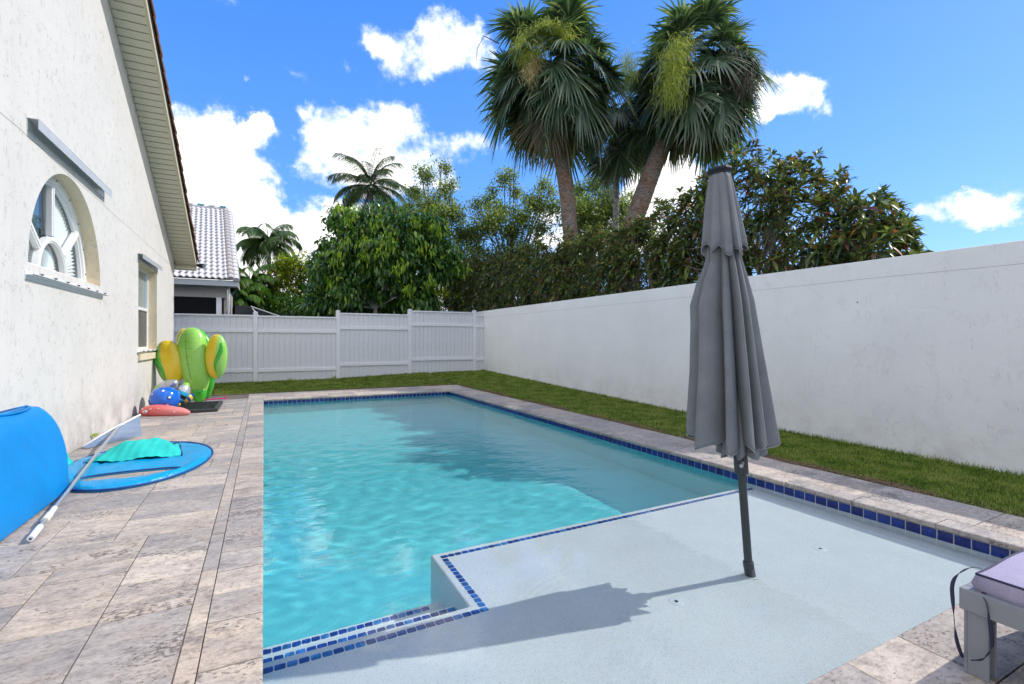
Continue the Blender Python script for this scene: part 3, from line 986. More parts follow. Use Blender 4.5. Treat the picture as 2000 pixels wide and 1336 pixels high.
child(win, arc_ring(AR - 0.135, AR - 0.10, 0.0, PI, AC, AZ, FXp - 0.05, FXp - 0.012).build('inner_frame', M_winframe))
child(win, arc_ring(0.405, 0.475, 0.0, PI, AC, AZ, FXp - 0.05, FXp + 0.006).build('mullion', M_winframe))
child(win, arc_ring(0.425, 0.452, 0.0, PI, AC, AZ, FXp - 0.03, FXp + 0.016).build('mullion', M_winframe))
for a in (PI / 2, PI * 0.21, PI * 0.79):
    b = MB()
    c_, s_ = math.cos(a), math.sin(a)
    for hwid, xx in ((0.042, 0.004), (0.018, 0.014)):
        q = [(-hwid, 0.49), (hwid, 0.49), (hwid, AR - 0.10), (-hwid, AR - 0.10)]
        b.prism([(AC + r_ * c_ - t_ * s_, AZ + r_ * s_ + t_ * c_) for t_, r_ in q], FXp - 0.05, FXp + xx, 'x')
    child(win, b.build('mullion', M_winframe))
for (ra, rb, a0, a1, npl) in ((0.50, AR - 0.12, 0.03, PI * 0.21, 13), (0.50, AR - 0.12, PI * 0.21, PI / 2, 16), (0.50, AR - 0.12, PI * 0.79, PI - 0.03, 13), (0.02, 0.41, 0.02, PI - 0.02, 34)):
    b = MB(); P = []
    for i in range(npl * 2 + 1):
        a = a0 + (a1 - a0) * i / (npl * 2)
        dx = 0.045 if i % 2 else 0.0
        P.append([(FXp - 0.075 - dx * (r_ - ra * .6) / rb - (0.0 if j else 0), AC + r_ * math.cos(a), AZ + r_ * math.sin(a)) for j, r_ in enumerate(np.linspace(ra, rb, 5))])
    b.grid(P)
    child(win, b.build('pleated_shade', M_pleat, fix=False))
M_clear = bpy.data.materials.new('clear_pane'); M_clear.use_nodes = True
n_ = NT(M_clear.node_tree)
gl = n_.n('ShaderNodeBsdfGlossy', {'Roughness': 0.02, 'Color': (1, 1, 1, 1)}); tr = n_.n('ShaderNodeBsdfTransparent', {'Color': (0.88, 0.93, 0.94, 1)})
fz = n_.m('ADD', n_.m('MULTIPLY', n_.m('POWER', n_.n('ShaderNodeLayerWeight', {'Blend': 0.5}).outputs['Facing'], 4.0), 0.7), 0.05)
n_.n('ShaderNodeOutputMaterial', {'Surface': n_.n('ShaderNodeMixShader', {0: fz, 1: tr.outputs[0], 2: gl.outputs[0]}).outputs[0]})
for (ra, rb, a0, a1) in ((0.50, AR - 0.10, 0.0, PI * 0.21), (0.50, AR - 0.10, PI * 0.21, PI / 2), (0.50, AR - 0.10, PI / 2, PI * 0.79), (0.50, AR - 0.10, PI * 0.79, PI), (0.0, 0.41, 0.0, PI)):
    b = MB(); P = []
    for i in range(13):
        a = a0 + (a1 - a0) * i / 12
        P.append([(FXp - 0.045, AC + r_ * math.cos(a), AZ + r_ * math.sin(a)) for r_ in (ra, rb)])
    b.grid(P); child(win, b.build('pane', M_clear, fix=False))
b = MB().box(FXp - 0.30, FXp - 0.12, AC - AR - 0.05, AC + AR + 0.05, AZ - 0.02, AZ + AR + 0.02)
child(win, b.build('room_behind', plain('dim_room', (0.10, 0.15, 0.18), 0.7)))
for a in (0.12, 0.42, 0.75, 1.1, 1.5, 1.9):
    b = MB(); c_, s_ = math.cos(a), math.sin(a)
    b.tube([(FXp + 0.008, AC + (AR - 0.05) * c_, AZ + (AR - 0.05) * s_ + 0.02), (FXp + 0.018, AC + (AR - 0.05) * c_, AZ + (AR - 0.05) * s_ + 0.02)], 0.011, 8)
    child(win, b.build('screw', M_dark))

# second window
fr = MB()
ya, yb, za, zb_ = 11.60, 13.42, 1.20, 2.93
for (y0, y1, z0, z1) in ((ya, ya + .06, za, zb_), (yb - .06, yb, za, zb_), (ya + .06, yb - .06, zb_ - .06, zb_), (ya + .06, yb - .06, za, za + .05)):
    fr.box(FXp - 0.06, FXp + 0.01, y0, y1, z0, z1)
w2 = at(house, fr.build('sash_window', M_winframe)); w2['label'] = 'tall single hung window with dark lower screen'
child(w2, MB().box(FXp - 0.04, FXp + 0.02, ya + .06, yb - .06, 2.03, 2.09).build('meeting_rail', M_winframe))
child(w2, MB().box(FXp - 0.04, FXp - 0.03, ya + .06, yb - .06, 2.09, zb_ - .06).build('pane', M_glass))
child(w2, MB().box(FXp - 0.02, FXp - 0.01, ya + .06, yb - .06, za + .05, 2.03).build('insect_screen', M_glass2))
for y0 in (ya + .06, yb - .09):
    child(w2, MB().box(FXp - 0.02, FXp + 0.004, y0, y0 + .03, za + .05, 2.03).build('screen_frame', M_winframe))

# storm panel tracks and their studs
def track(y0, y1, z, h, proj, nm, lab, studs):
    b = MB()
    b.box(HX + 0.0005, HX + 0.006, y0, y1, z, z + h)
    b.box(HX + 0.006, HX + proj, y0, y1, z + h - 0.006 if studs == 0 else z + h * .5, z + h if studs == 0 else z + h * .5 + 0.006)
    b.box(HX + proj - 0.006, HX + proj, y0, y1, z + (0.02 if studs == 0 else h * .5), z + h - 0.008)
    o = at(house, b.build(nm, M_alu if studs == 0 else M_winframe)); o['label'] = lab
    for i in range(studs):
        yy = y0 + (y1 - y0) * (i + 0.5) / studs
        c = MB().tube([(HX + proj - 0.002, yy, z + h * .75), (HX + proj + 0.02, yy, z + h * .75)], 0.008, 8)
        c.box(HX + proj, HX + proj + 0.004, yy - 0.045, yy + 0.015, z + h * .78, z + h * .84)
        child(o, c.build('stud', M_dark))
    return o


track(6.65, 9.34, 3.545, 0.125, 0.095, 'storm_track', 'long aluminium storm panel header above the arched window', 0)
track(6.60, 9.26, 2.02, 0.085, 0.07, 'storm_track', 'white studded storm panel track under the arched window', 7)
track(11.52, 13.5, 2.95, 0.11, 0.09, 'storm_track', 'short aluminium storm panel header above the tall window', 0)
track(11.46, 13.62, 1.135, 0.065, 0.06, 'storm_track', 'white studded storm panel track under the tall window', 5)
sb_ = MB().box(HX + 0.001, HX + 0.05, 11.56, 13.5, 1.0, 1.13)
at(house, sb_.build('sill', M_reveal, bevel=0.008))
# hairline crack across the render
cb = MB()
P0, P1 = [], []
for i in range(120):
    t = i / 119; y_ = 3.0 + 12.7 * t
    z_ = 3.487 - 0.0166 * (y_ - 6.1) + 0.006 * math.sin(y_ * 3) + 0.003 * math.sin(y_ * 11)
    P0.append((HX + 0.0012, y_, z_)); P1.append((HX + 0.0012, y_, z_ + 0.006))
cb.grid([P0, P1]); at(house, cb.build('hairline_crack', plain('crack_shadow', (0.30, 0.27, 0.23), 0.9, 0.05), fix=False))

# soffit: ribbed vented panels under the raking overhang
OV = 0.48
pl_ = 0.148
sm = MB()
hw_, hl = OV / 2 - 0.004, pl_ / 2
for (xa, xb, ya_, yb_, za_, zb2) in ((-hw_, hw_, -hl + 0.020, hl - 0.002, 0, 0.008), (-hw_, hw_, -hl - 0.002, -hl + 0.020, 0.016, 0.020)):
    sm.box(xa, xb, ya_, yb_, za_, zb2)
smm = sm.mesh('soffit_panel', M_soffit)
y = 15.80
while y > RIDGE + 0.1:
    o = link('soffit_panel', smm, None, (HX + OV / 2 + 0.002, y, zj(y) - 0.008), (-ALPHA, 0, 0)); at(house, o)
    o.location = Vector((HX + OV / 2 + 0.002, y, zj(y)))
    o.matrix_parent_inverse = Matrix.Translation(-Vector(house.location))
    y -= pl_ * math.cos(ALPHA)
def slope_prism(x0, x1, dz0, dz1, y1=15.9, y0=RIDGE, dy=0.0):
    return MB().prism([(y0, zj(y0) + dz0), (y1, zj(y1) + dz0), (y1 + dy, zj(y1) + dz1), (y0, zj(y0) + dz1)], x0, x1, 'x')
at(house, slope_prism(HX + OV - 0.002, HX + OV + 0.02, -0.035, 0.155).build('rake_board', M_fascia, bevel=0.003))
at(house, slope_prism(HX + OV - 0.03, HX + OV - 0.006, -0.028, 0.0).build('soffit_trim', M_fascia))
at(house, slope_prism(HX + OV + 0.021, HX + OV + 0.034, 0.085, 0.175, 15.95).build('drip_edge', M_dark))
at(house, slope_prism(-9, HX + OV - 0.004, 0.03, 0.16).build('roof_deck', M_dark))
b = MB().prism([(RIDGE, zj(RIDGE) + 0.16), (RIDGE, zj(RIDGE)), (-4, zj(RIDGE) - SLOPE * (RIDGE + 4)), (-4, zj(RIDGE) + .16 - SLOPE * (RIDGE + 4))], -9, HX + OV, 'x')
at(house, b.build('roof_back', M_rooftile))
# little boxed eave at the foot of the rake
b = MB().box(HX - 3, HX + OV, 15.72, 15.92, 3.33, 3.35); at(house, b.build('eave_soffit', M_soffit))
b = MB().box(HX - 3, HX + OV + 0.02, 15.905, 15.93, 3.31, 3.56); at(house, b.build('fascia', M_fascia))
# barrel tiles along the rake
tb = MB(); P = []
for i, yy_ in enumerate((0.0, 0.02, 0.39, 0.41)):
    rr = (0.070, 0.078, 0.092, 0.086)[i]
    P.append([(rr * math.cos(a), yy_, rr * 0.75 * math.sin(a)) for a in np.linspace(-0.5, PI, 11)])
tb.grid(P)
P2 = [[(p[0] * 0.80, p[1], p[2] * 0.80 - 0.004) for p in r_] for r_ in P]
tb.grid(P2)
tb.grid([P[0], P2[0]]); tb.grid([P[-1], P2[-1]]); tb.grid([[r_[0] for r_ in P], [r_[0] for r_ in P2]]); tb.grid([[r_[-1] for r_ in P], [r_[-1] for r_ in P2]])
tbm = tb.mesh('roof_tile', M_rooftile, smooth=True)
y = 15.62
while y > RIDGE:
    o = link('roof_tile', tbm, None, (HX + OV - 0.005 + random.uniform(-.006, .006), y, zj(y) + 0.165), (-ALPHA + 0.06 + random.uniform(-.01, .01), 0, random.uniform(-.02, .02)))
    at(house, o); y -= 0.345 * math.cos(ALPHA)
# two more courses behind them, joined, carry the roof's surface inwards
tb2 = MB()
for c_ in range(1, 24):
    xo = HX + OV - 0.005 - c_ * 0.27
    if xo < -8.5: break
    P = []
    for y_ in (RIDGE, 15.95):
        P.append([(xo + 0.135 * math.cos(a), y_, zj(y_) + 0.165 + 0.07 * math.sin(a)) for a in np.linspace(0, PI, 8)])
    tb2.grid(P)
tag(at(house, tb2.build('tile_course', M_rooftile, smooth=True)), kind='stuff')
# small black floodlight at the eave corner
fl_ = MB().tube([(HX + OV + 0.03, 15.84, 3.46), (HX + OV + 0.10, 15.80, 3.45), (HX + OV + 0.20, 15.74, 3.43)], [0.03, 0.055, 0.07], 12)
o = at(house, fl_.build('floodlight', M_black, smooth=False))
child(o, MB().tube([(HX + OV + 0.201, 15.739, 3.43), (HX + OV + 0.206, 15.737, 3.429)], 0.055, 14).build('lens', M_glass))

# ------------------------------------------------------------------ neighbour's house beyond the fence
nh = tag(empty('neighbor_house', (-3, 21, 0)), 'neighbouring house with a white barrel tiled roof and screened porch beyond the fence', 'house')
NE_Y, NE_Z, NPITCH = 20.0, 3.56, 0.60
NA = math.atan(NPITCH)
M_wtile = plain('white_roof_tile', (0.60, 0.585, 0.59), 0.75, 0.2, 0.22, 12, 0.4, 0.01, vscale=3)
M_wtile_old = plain('stained_roof_tile', (0.42, 0.38, 0.37), 0.8, 0.2, 0.35, 12, 0.4, 0.01, vscale=4)
M_bluegrey = plain('painted_fascia', (0.50, 0.53, 0.55), 0.5, 0.3, 0.05)


def nright(k): return -1.02 - 0.085 * k


b = MB()
b.add([(-9, NE_Y, NE_Z - 0.03), (nright(0), NE_Y, NE_Z - 0.03), (nright(6.6), NE_Y + 6.6, NE_Z + 3.93), (-9, NE_Y + 6.6, NE_Z + 3.93)], [(0, 1, 2, 3)])
b.add([(nright(0) + .1, NE_Y, NE_Z - 0.03), (nright(0) + .1, NE_Y + 13, NE_Z - 0.03), (nright(6.6) + .1, NE_Y + 6.6, NE_Z + 3.93)], [(0, 1, 2)])
at(nh, b.build('roof', M_wtile_old, fix=False))
roofo = nh.children[0]
stm = MB(); P = []
TW, TL = 0.188, 0.40
for j, yy_ in enumerate((0.0, 0.012, TL)):
    row_ = []
    for i in range(9):
        x_ = -TW / 2 + TW * i / 8
        zz = 0.030 * math.cos(2 * PI * i / 8) * (-1) + 0.03
        row_.append((x_, yy_, zz + (0.030 if j < 2 else 0.0) - (0.0 if j else 0.028)))
    P.append(row_)
stm.grid(P)
stme = stm.mesh('roof_tile', M_wtile, smooth=False)
nrow = 22
dl = 6.6 / math.cos(NA) / nrow
for r_ in range(nrow):
    k_ = r_ * dl * math.cos(NA)
    xr_ = nright(k_) - 0.10
    xl_ = -3.25 - 0.02 * k_
    n = int((xr_ - xl_) / TW)
    for i in range(n):
        o = link('roof_tile', stme, None, (xr_ - (i + 0.5) * TW, NE_Y - 0.05 + k_, NE_Z - 0.01 + k_ * NPITCH + 0.0), (NA - 0.03, random.uniform(-.008, .008), random.uniform(-.008, .008)))
        child(roofo, o)
ct = MB(); P = []
for yy_, rr in ((0.0, 0.115), (0.02, 0.12), (0.42, 0.09)):
    P.append([(rr * math.cos(a), yy_, rr * 0.9 * math.sin(a)) for a in np.linspace(-0.3, PI + 0.3, 10)])
ct.grid(P); ct.add([P[0][i] for i in range(10)], [tuple(range(10))])
ctm = ct.mesh('hip_cap', M_wtile, smooth=False)
ctm2 = ct.mesh('verge_tile', M_wtile_old, smooth=False)
for r_ in range(nrow):
    k_ = r_ * dl * math.cos(NA)
    child(roofo, link('verge_tile', ctm2, None, (nright(k_) - 0.02, NE_Y - 0.06 + k_, NE_Z + 0.0 + k_ * NPITCH), (NA - 0.02, 0, 0.085)))
    child(roofo, link('hip_cap', ctm, None, (nright(k_) + 0.15, NE_Y - 0.06 + k_, NE_Z - 0.03 + k_ * NPITCH), (NA - 0.02, 0, 0.085)))
b = MB().tube([(-9, NE_Y + 6.62, NE_Z + 4.02), (nright(6.6) + 0.1, NE_Y + 6.62, NE_Z + 4.02)], 0.10, 8); child(roofo, b.build('ridge_cap', M_wtile))
M_teal = plain('blue_tarp', (0.10, 0.42, 0.50), 0.6)
for i in range(5):
    x_ = -3.6 + i * 0.44
    child(roofo, MB().box(x_, x_ + 0.26, NE_Y + 6.5, NE_Y + 6.62, NE_Z + 4.09, NE_Z + 4.15).build('ridge_patch', (M_teal, M_winframe)[i % 2]))
at(nh, MB().box(-9, -0.80, NE_Y + 0.02, NE_Y + 0.06, NE_Z - 0.24, NE_Z - 0.04).build('fascia', M_bluegrey))
at(nh, MB().box(-9, -0.84, NE_Y + 0.06, NE_Y + 0.6, NE_Z - 0.24, NE_Z - 0.21).build('soffit', M_bluegrey))
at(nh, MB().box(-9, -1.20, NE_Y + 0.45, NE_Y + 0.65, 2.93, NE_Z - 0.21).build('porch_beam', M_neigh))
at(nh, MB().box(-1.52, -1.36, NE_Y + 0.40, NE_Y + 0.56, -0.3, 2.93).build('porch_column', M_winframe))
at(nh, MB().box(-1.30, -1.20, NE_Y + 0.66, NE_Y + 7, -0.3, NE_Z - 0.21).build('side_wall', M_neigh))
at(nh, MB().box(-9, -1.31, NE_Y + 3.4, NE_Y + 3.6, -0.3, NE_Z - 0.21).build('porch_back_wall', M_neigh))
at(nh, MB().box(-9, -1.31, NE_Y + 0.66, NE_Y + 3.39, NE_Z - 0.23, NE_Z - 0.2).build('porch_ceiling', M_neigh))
at(nh, MB().tube([(-1.12, NE_Y + 0.40, NE_Z - 0.26), (-1.12, NE_Y + 0.40, -0.3)], 0.035, 8).build('downspout', M_winframe))
M_screen = bpy.data.materials.new('porch_screen'); M_screen.use_nodes = True
n_ = NT(M_screen.node_tree)
n_.n('ShaderNodeOutputMaterial', {'Surface': n_.n('ShaderNodeMixShader', {0: 0.62, 1: n_.n('ShaderNodeBsdfTransparent').outputs[0], 2: n_.n('ShaderNodeBsdfDiffuse', {'Color': (0.02, 0.022, 0.025, 1)}).outputs[0]}).outputs[0]})
at(nh, MB().box(-9, -1.52, NE_Y + 0.47, NE_Y + 0.475, -0.2, 2.93).build('insect_screen', M_screen))
at(nh, MB().box(-3.3, -2.25, NE_Y + 2.6, NE_Y + 3.2, -0.3, 2.35).build('storage_cabinet', M_dark))
# dark screen enclosure glimpsed right of it
ce = tag(empty('pool_enclosure', (0.0, 24, 0)), 'dark mesh pool enclosure glimpsed beyond the fence beside the neighbouring house', 'enclosure')
b = MB().prism([(-1.1, -0.3), (1.9, -0.3), (1.9, 2.0), (0.6, 2.35), (-0.5, 2.85), (-1.1, 2.9)], 24.0, 26.5, 'y')
at(ce, b.build('mesh_screen', plain('dark_mesh', (0.045, 0.05, 0.06), 0.6)))
at(ce, MB().tube([(-0.45, 23.96, 2.8), (0.1, 23.96, 2.0)], 0.03, 6).build('strut', M_winframe))
at(ce, MB().tube([(-0.5, 23.96, 2.86), (1.9, 23.96, 2.0)], 0.03, 6).build('strut', M_bluegrey))

# ------------------------------------------------------------------ parasol standing on the shelf
def fabric(name, c, wv=260.0):
    m, n, b = mat(name, 0.9, 0.15)
    t = n.n('ShaderNodeTexCoord').outputs['Object']
    mp = n.n('ShaderNodeMapping', {'Vector': t, 'Scale': (300.0, 300.0, 700.0)}).outputs[0]
    a = n.n('ShaderNodeTexNoise', {'Vector': mp, 'Scale': 1.0, 'Detail': 2.0}).outputs[0]
    mp2 = n.n('ShaderNodeMapping', {'Vector': t, 'Scale': (700.0, 700.0, 200.0)}).outputs[0]
    a2 = n.n('ShaderNodeTexNoise', {'Vector': mp2, 'Scale': 1.0, 'Detail': 2.0}).outputs[0]
    s_ = n.m('ADD', n.m('MULTIPLY', a, 0.5), n.m('MULTIPLY', a2, 0.5))
    big_ = n.n('ShaderNodeTexNoise', {'Vector': t, 'Scale': 3.5, 'Detail': 6.0, 'Roughness': 0.6}).outputs[0]
    cc = n.mix(1.0, c, n.ramp(s_, [(0.38, 0.78), (0.5, 1.0), (0.62, 1.25)]), 'MULTIPLY')
    cc = n.mix(1.0, cc, n.ramp(big_, [(0.3, 0.84), (0.7, 1.16)]), 'MULTIPLY')
    setin(n, b, Base_Color=cc, Normal=bump(n, s_, 0.3, 0.002))
    return m


M_umb = fabric('grey_canvas', (0.185, 0.20, 0.215))
M_pole = plain('charcoal_metal', (0.040, 0.050, 0.053), 0.5, 0.4, 0.08)
M_cap = plain('black_cap', (0.022, 0.025, 0.03), 0.6, 0.3)
UB = Vector((2.905, 2.165, ZS))
UT = Vector((2.745, 2.285, 2.565))
AX = (UT - UB).normalized()
um = tag(empty('parasol', UB), 'closed grey canvas parasol leaning on its pole in the shallow sun shelf', 'parasol')
um.rotation_euler = AX.to_track_quat('Z', 'Y').to_euler()
UL = (UT - UB).length
MB().tube([(0, 0, 0.0), (0, 0, 0.20)], 0.034, 20).build('pole_sleeve', M_pole, um, smooth=False, bevel=0.003)
MB().tube([(0, 0, 0.19), (0, 0, UL - 0.03)], 0.026, 20).build('pole', M_pole, um)
MB().tube([(0, 0, 0.79), (0, 0, 0.80), (0, 0, 0.90), (0, 0, 0.96)], [0.042, 0.044, 0.044, 0.038], 20).build('hub', M_pole, um, bevel=0.002)
MB().tube([(0.04, 0.0, 0.87), (0.12, -0.03, 0.87)], 0.012, 8).build('crank_handle', plain('grey_plastic', (0.4, 0.42, 0.43), 0.5), um)
b = MB()
b.add([(0.046 * math.cos(q * PI / 12) , 0.046 * math.sin(q * PI / 12), 0.006) for q in range(24)], [tuple(range(24))])
MB().tube([(0, 0, 0.0), (0, 0, 0.008)], 0.055, 24).build('floor_collar', M_winframe, um)
for i in range(8):
    a = i * PI / 4 + 0.2
    MB().tube([(0.03 * math.cos(a), 0.03 * math.sin(a), 2.55), (0.05 * math.cos(a), 0.05 * math.sin(a), 1.9), (0.12 * math.cos(a), 0.12 * math.sin(a), 0.98)], 0.007, 6).build('rib', M_pole, um)
# folded canopy. screen directions: right of the picture and away from the camera, in the parasol's own axes
def fold(theta, t, seed, n=8, depth=0.42):
    """radius factor of a gathered cloth: overlapping pleats, steep on one side, with uneven widths"""
    r_ = random.Random(seed)
    wd_ = [r_.uniform(0.65, 1.35) for _ in range(n)]
    tot = sum(wd_)
    amp = [r_.uniform(0.70, 1.0) for _ in range(n)]
    x_ = ((theta + 0.18 * t) % (2 * PI)) / (2 * PI) * tot
    i = 0
    while i < n - 1 and x_ > wd_[i]:
        x_ -= wd_[i]; i += 1
    f_ = min(max(x_ / wd_[i], 0), 1)
    e_ = 0.20 if i % 2 else 0.42
    if f_ < e_: l_ = f_ / e_
    else: l_ = 1 - ((f_ - e_) / (1 - e_)) ** 1.5
    l_ = l_ * l_ * (3 - 2 * l_)
    return (1 - depth) + depth * l_ * amp[i]


rt = Vector((math.cos(YAW), -math.sin(YAW), 0))          # to the right as the camera looks
loc = um.rotation_euler.to_matrix().inverted() @ rt
phi0 = math.atan2(loc.y, loc.x)
ZTOP, ZB = 2.33, 0.96
hv = [2.45, 2.23, 2.08, 1.94, 1.80, 1.46, 1.12, 0.99, 0.80]
hL = [0.098, 0.126, 0.20, 0.249, 0.256, 0.288, 0.337, 0.351, 0.36]
hR = [0.086, 0.100, 0.134, 0.162, 0.176, 0.211, 0.246, 0.26, 0.275]
rows = []
NTH = 320
for j in range(50):
    t = j / 49                                              # 0 top, 1 hem
    row_ = []
    for i in range(NTH):
        th = 2 * PI * i / NTH
        side = math.cos(th - phi0)                          # +1 right, -1 left
        z0_ = ZTOP + (ZB - ZTOP) * t
        L__, R__ = float(np.interp(-z0_, [-q for q in hv], hL)), float(np.interp(-z0_, [-q for q in hv], hR))
        s2 = abs(side)
        depth_ = 0.78 * min(L__, R__) + 0.02
        rr = depth_ + ((R__ if side > 0 else L__) - depth_) * s2 ** 2.2
        rr *= fold(th, t, 12, 11, 0.34 + 0.34 * t ** 0.7) * 1.06
        rr *= 1 + 0.012 * math.sin(th * 27 + 2 * math.sin(th * 3)) * (0.3 + 0.7 * t)
        hem = 0.075 * (abs(((th * 8 + 0.6) / PI) % 2 - 1) - 0.5) + 0.035 * max(side, 0) + 0.03 * max(-side, 0) - 0.02 * max(0, math.cos(th - phi0 + 1.2)) + 0.012 * math.sin(th * 3 + 1)
        row_.append((rr * math.cos(th), rr * math.sin(th), z0_ + (hem + 0.03) * t ** 3))
    rows.append(row_)
b = MB().grid(rows, True)
o = b.build('canopy', M_umb, um, smooth=True, fix=False)
sd = o.modifiers.new('cloth', 'SOLIDIFY'); sd.thickness = 0.0025
M_hem = plain('hem_piping', (0.34, 0.35, 0.37), 0.8)
MB().tube(rows[-1] + rows[-1][:2], 0.0035, 5, cap=False).build('hem_piping', M_hem, um, smooth=True)
inner = []
for j in range(10):
    t = j / 9
    inner.append([((0.05 + 0.12 * t) * fold(2 * PI * i / 96 + 0.4, t, 5, 8, 0.5) * math.cos(2 * PI * i / 96), (0.05 + 0.12 * t) * fold(2 * PI * i / 96 + 0.4, t, 5, 8, 0.5) * math.sin(2 * PI * i / 96), 1.5 - 0.57 * t + 0.02 * math.cos(i * PI / 6)) for i in range(96)])
MB().grid(inner, True).build('inner_fold', M_umb, um, smooth=True, fix=False)
rows = []
for j in range(20):
    t = j / 19
    row_ = []
    for i in range(NTH):
        th = 2 * PI * i / NTH
        rr = (0.062 + (0.079 - 0.012 * math.cos(th - phi0)) * t ** 0.85) * 1.06 * fold(th + 0.35, t * 0.4, 33, 9, 0.14 + 0.16 * t)
        rr *= 1 + 0.02 * math.sin(th * 20 + 2 * math.sin(th * 2)) * t
        z_ = 2.805 - 0.49 * t - (0.055 * (0.5 + 0.5 * math.cos(th * 8 + 0.9)) ** 0.8 + 0.03 * math.sin(th * 2 + 1)) * t ** 3
        row_.append((rr * math.cos(th), rr * math.sin(th), z_))
    rows.append(row_)
MB().tube(rows[-1] + rows[-1][:2], 0.003, 5, cap=False).build('hem_piping', M_hem, um, smooth=True)
o = MB().grid(rows, True).build('top_flap', M_umb, um, smooth=True, fix=False)
sd = o.modifiers.new('cloth', 'SOLIDIFY'); sd.thickness = 0.003
# octagonal cap
cp = MB(); P = []
for rr, zz in ((0.001, UL - 0.005), (0.050, UL), (0.080, UL - 0.008), (0.083, UL - 0.022), (0.066, UL - 0.036), (0.062, UL - 0.058), (0.001, UL - 0.058)):
    P.append([(rr * math.cos(q * PI / 4 + 0.3), rr * math.sin(q * PI / 4 + 0.3), zz) for q in range(8)])
cp.grid(P, True).build('finial_cap', M_cap, um, bevel=0.002)

# ------------------------------------------------------------------ lounger corner, lower right
lg = tag(empty('sun_lounger', (2.95, 0.2, 0)), 'grey sun lounger with lavender cushion in the lower right corner', 'sun lounger')
M_lg = plain('grey_resin', (0.25, 0.265, 0.29), 0.45, 0.4, 0.05)
M_lgd = plain('dark_grey_resin', (0.05, 0.055, 0.065), 0.5, 0.4)
M_cush = fabric('lavender_cushion', (0.36, 0.325, 0.44))
M_pipe = plain('navy_piping', (0.03, 0.03, 0.07), 0.7)
Yh, Yf, Xl, Xr = 0.965, -0.95, 2.62, 3.30
zt0, zt1 = 0.265, 0.355
for x_ in (Xl, Xr):
    at(lg, MB().box(x_, x_ + 0.05, Yf, Yh, zt0, zt1).build('side_rail', M_lg, bevel=0.004))
at(lg, MB().box(Xl + 0.05, Xr, Yh - 0.05, Yh - 0.002, zt0 + 0.004, zt1).build('end_rail', M_lg, bevel=0.004))
at(lg, MB().box(Xl + 0.055, Xr - 0.005, Yf, Yh - 0.055, zt1 - 0.05, zt1 - 0.02).build('deck_slats', M_lgd))
for (x_, y_) in ((Xl + 0.012, Yh - 0.012), (Xr + 0.038, Yh - 0.012), (Xl + 0.012, Yf + 0.3), (Xr + 0.038, Yf + 0.3)):
    sx = 1 if x_ < 3 else -1
    b = MB()
    for (xa, xb, ya_, yb_) in ((0, 0.075, -0.012, 0), (0, 0.012, -0.08, -0.012), (0.063, 0.075, -0.08, -0.012)):
        b.box(x_ + sx * xa, x_ + sx * xb, y_ + ya_, y_ + yb_, 0.0, zt0 + 0.03)
    b.box(x_ + sx * 0.012, x_ + sx * 0.063, y_ - 0.06, y_ - 0.012, 0.0, 0.02)
    at(lg, b.build('leg', M_lg, bevel=0.002))
# cushion, pillowy box with piping
def cushion(x0, x1, y0, y1, z0, z1):
    b = MB(); N = 18
    def prof(a, n=0.5):
        return a
    top, bot = [], []
    for j in range(N + 1):
        rt_, rb_ = [], []
        for i in range(N + 1):
            u_, v_ = i / N, j / N
            e = min(u_, 1 - u_) * (x1 - x0); f_ = min(v_, 1 - v_) * (y1 - y0)
            puff = 0.022 * (1 - math.exp(-e / 0.05)) * (1 - math.exp(-f_ / 0.05)) + 0.004 * math.sin(u_ * 9) * math.sin(v_ * 17)
            cr = 0.022
            ins = lambda q, L: q
            x_ = x0 + (x1 - x0) * u_; y_ = y0 + (y1 - y0) * v_
            rt_.append((x_, y_, z1 - 0.02 + puff)); rb_.append((x_, y_, z0 + 0.012 - puff * 0.5))
        top.append(rt_); bot.append(rb_)
    b.grid(top); b.grid(bot)
    def edge(g): return g[0] + [r_[-1] for r_ in g[1:]] + list(reversed(g[-1][:-1])) + [g[k][0] for k in range(N - 1, 0, -1)]
    et, eb = edge(top), edge(bot)
    cx_, cy_ = (x0 + x1) / 2, (y0 + y1) / 2
    mid = [((p[0] + (0.012 if p[0] > cx_ else -0.012) * (1 if abs(p[0] - cx_) > (x1 - x0) / 2 - .001 else 0)), p[1] + (0.012 if p[1] > cy_ else -0.012) * (1 if abs(p[1] - cy_) > (y1 - y0) / 2 - .001 else 0), (z0 + z1) / 2 - 0.004) for p in et]
    b.grid([et, mid, eb], True)
    return b, et, eb


cb_, et, eb = cushion(Xl + 0.03, Xr + 0.01, Yf, Yh - 0.045, zt1 - 0.018, zt1 + 0.088)
cu = at(lg, cb_.build('cushion', M_cush, smooth=True))
for e_ in (et, eb):
    child(cu, MB().tube(e_ + [e_[0], e_[1]], 0.005, 6, cap=False).build('piping', M_pipe, smooth=True))
def ribbon(pts, w_):
    b = MB(); P = []
    pts = [Vector(p) for p in pts]
    # smooth
    for _ in range(3):
        q = [pts[0]]
        for a, c in zip(pts[:-1], pts[1:]): q += [a * .75 + c * .25, a * .25 + c * .75]
        pts = q + [pts[-1]]
    for i, p in enumerate(pts):
        a = 0.6 * math.sin(i * 0.35)
        s_ = Vector((math.cos(a) * 0.6, -math.sin(a) - 0.3, 0.0)).normalized() * w_ / 2
        P.append([p - s_, p + s_])
    return b.grid(P)
cx0, cy0 = Xl + 0.04, Yh - 0.05
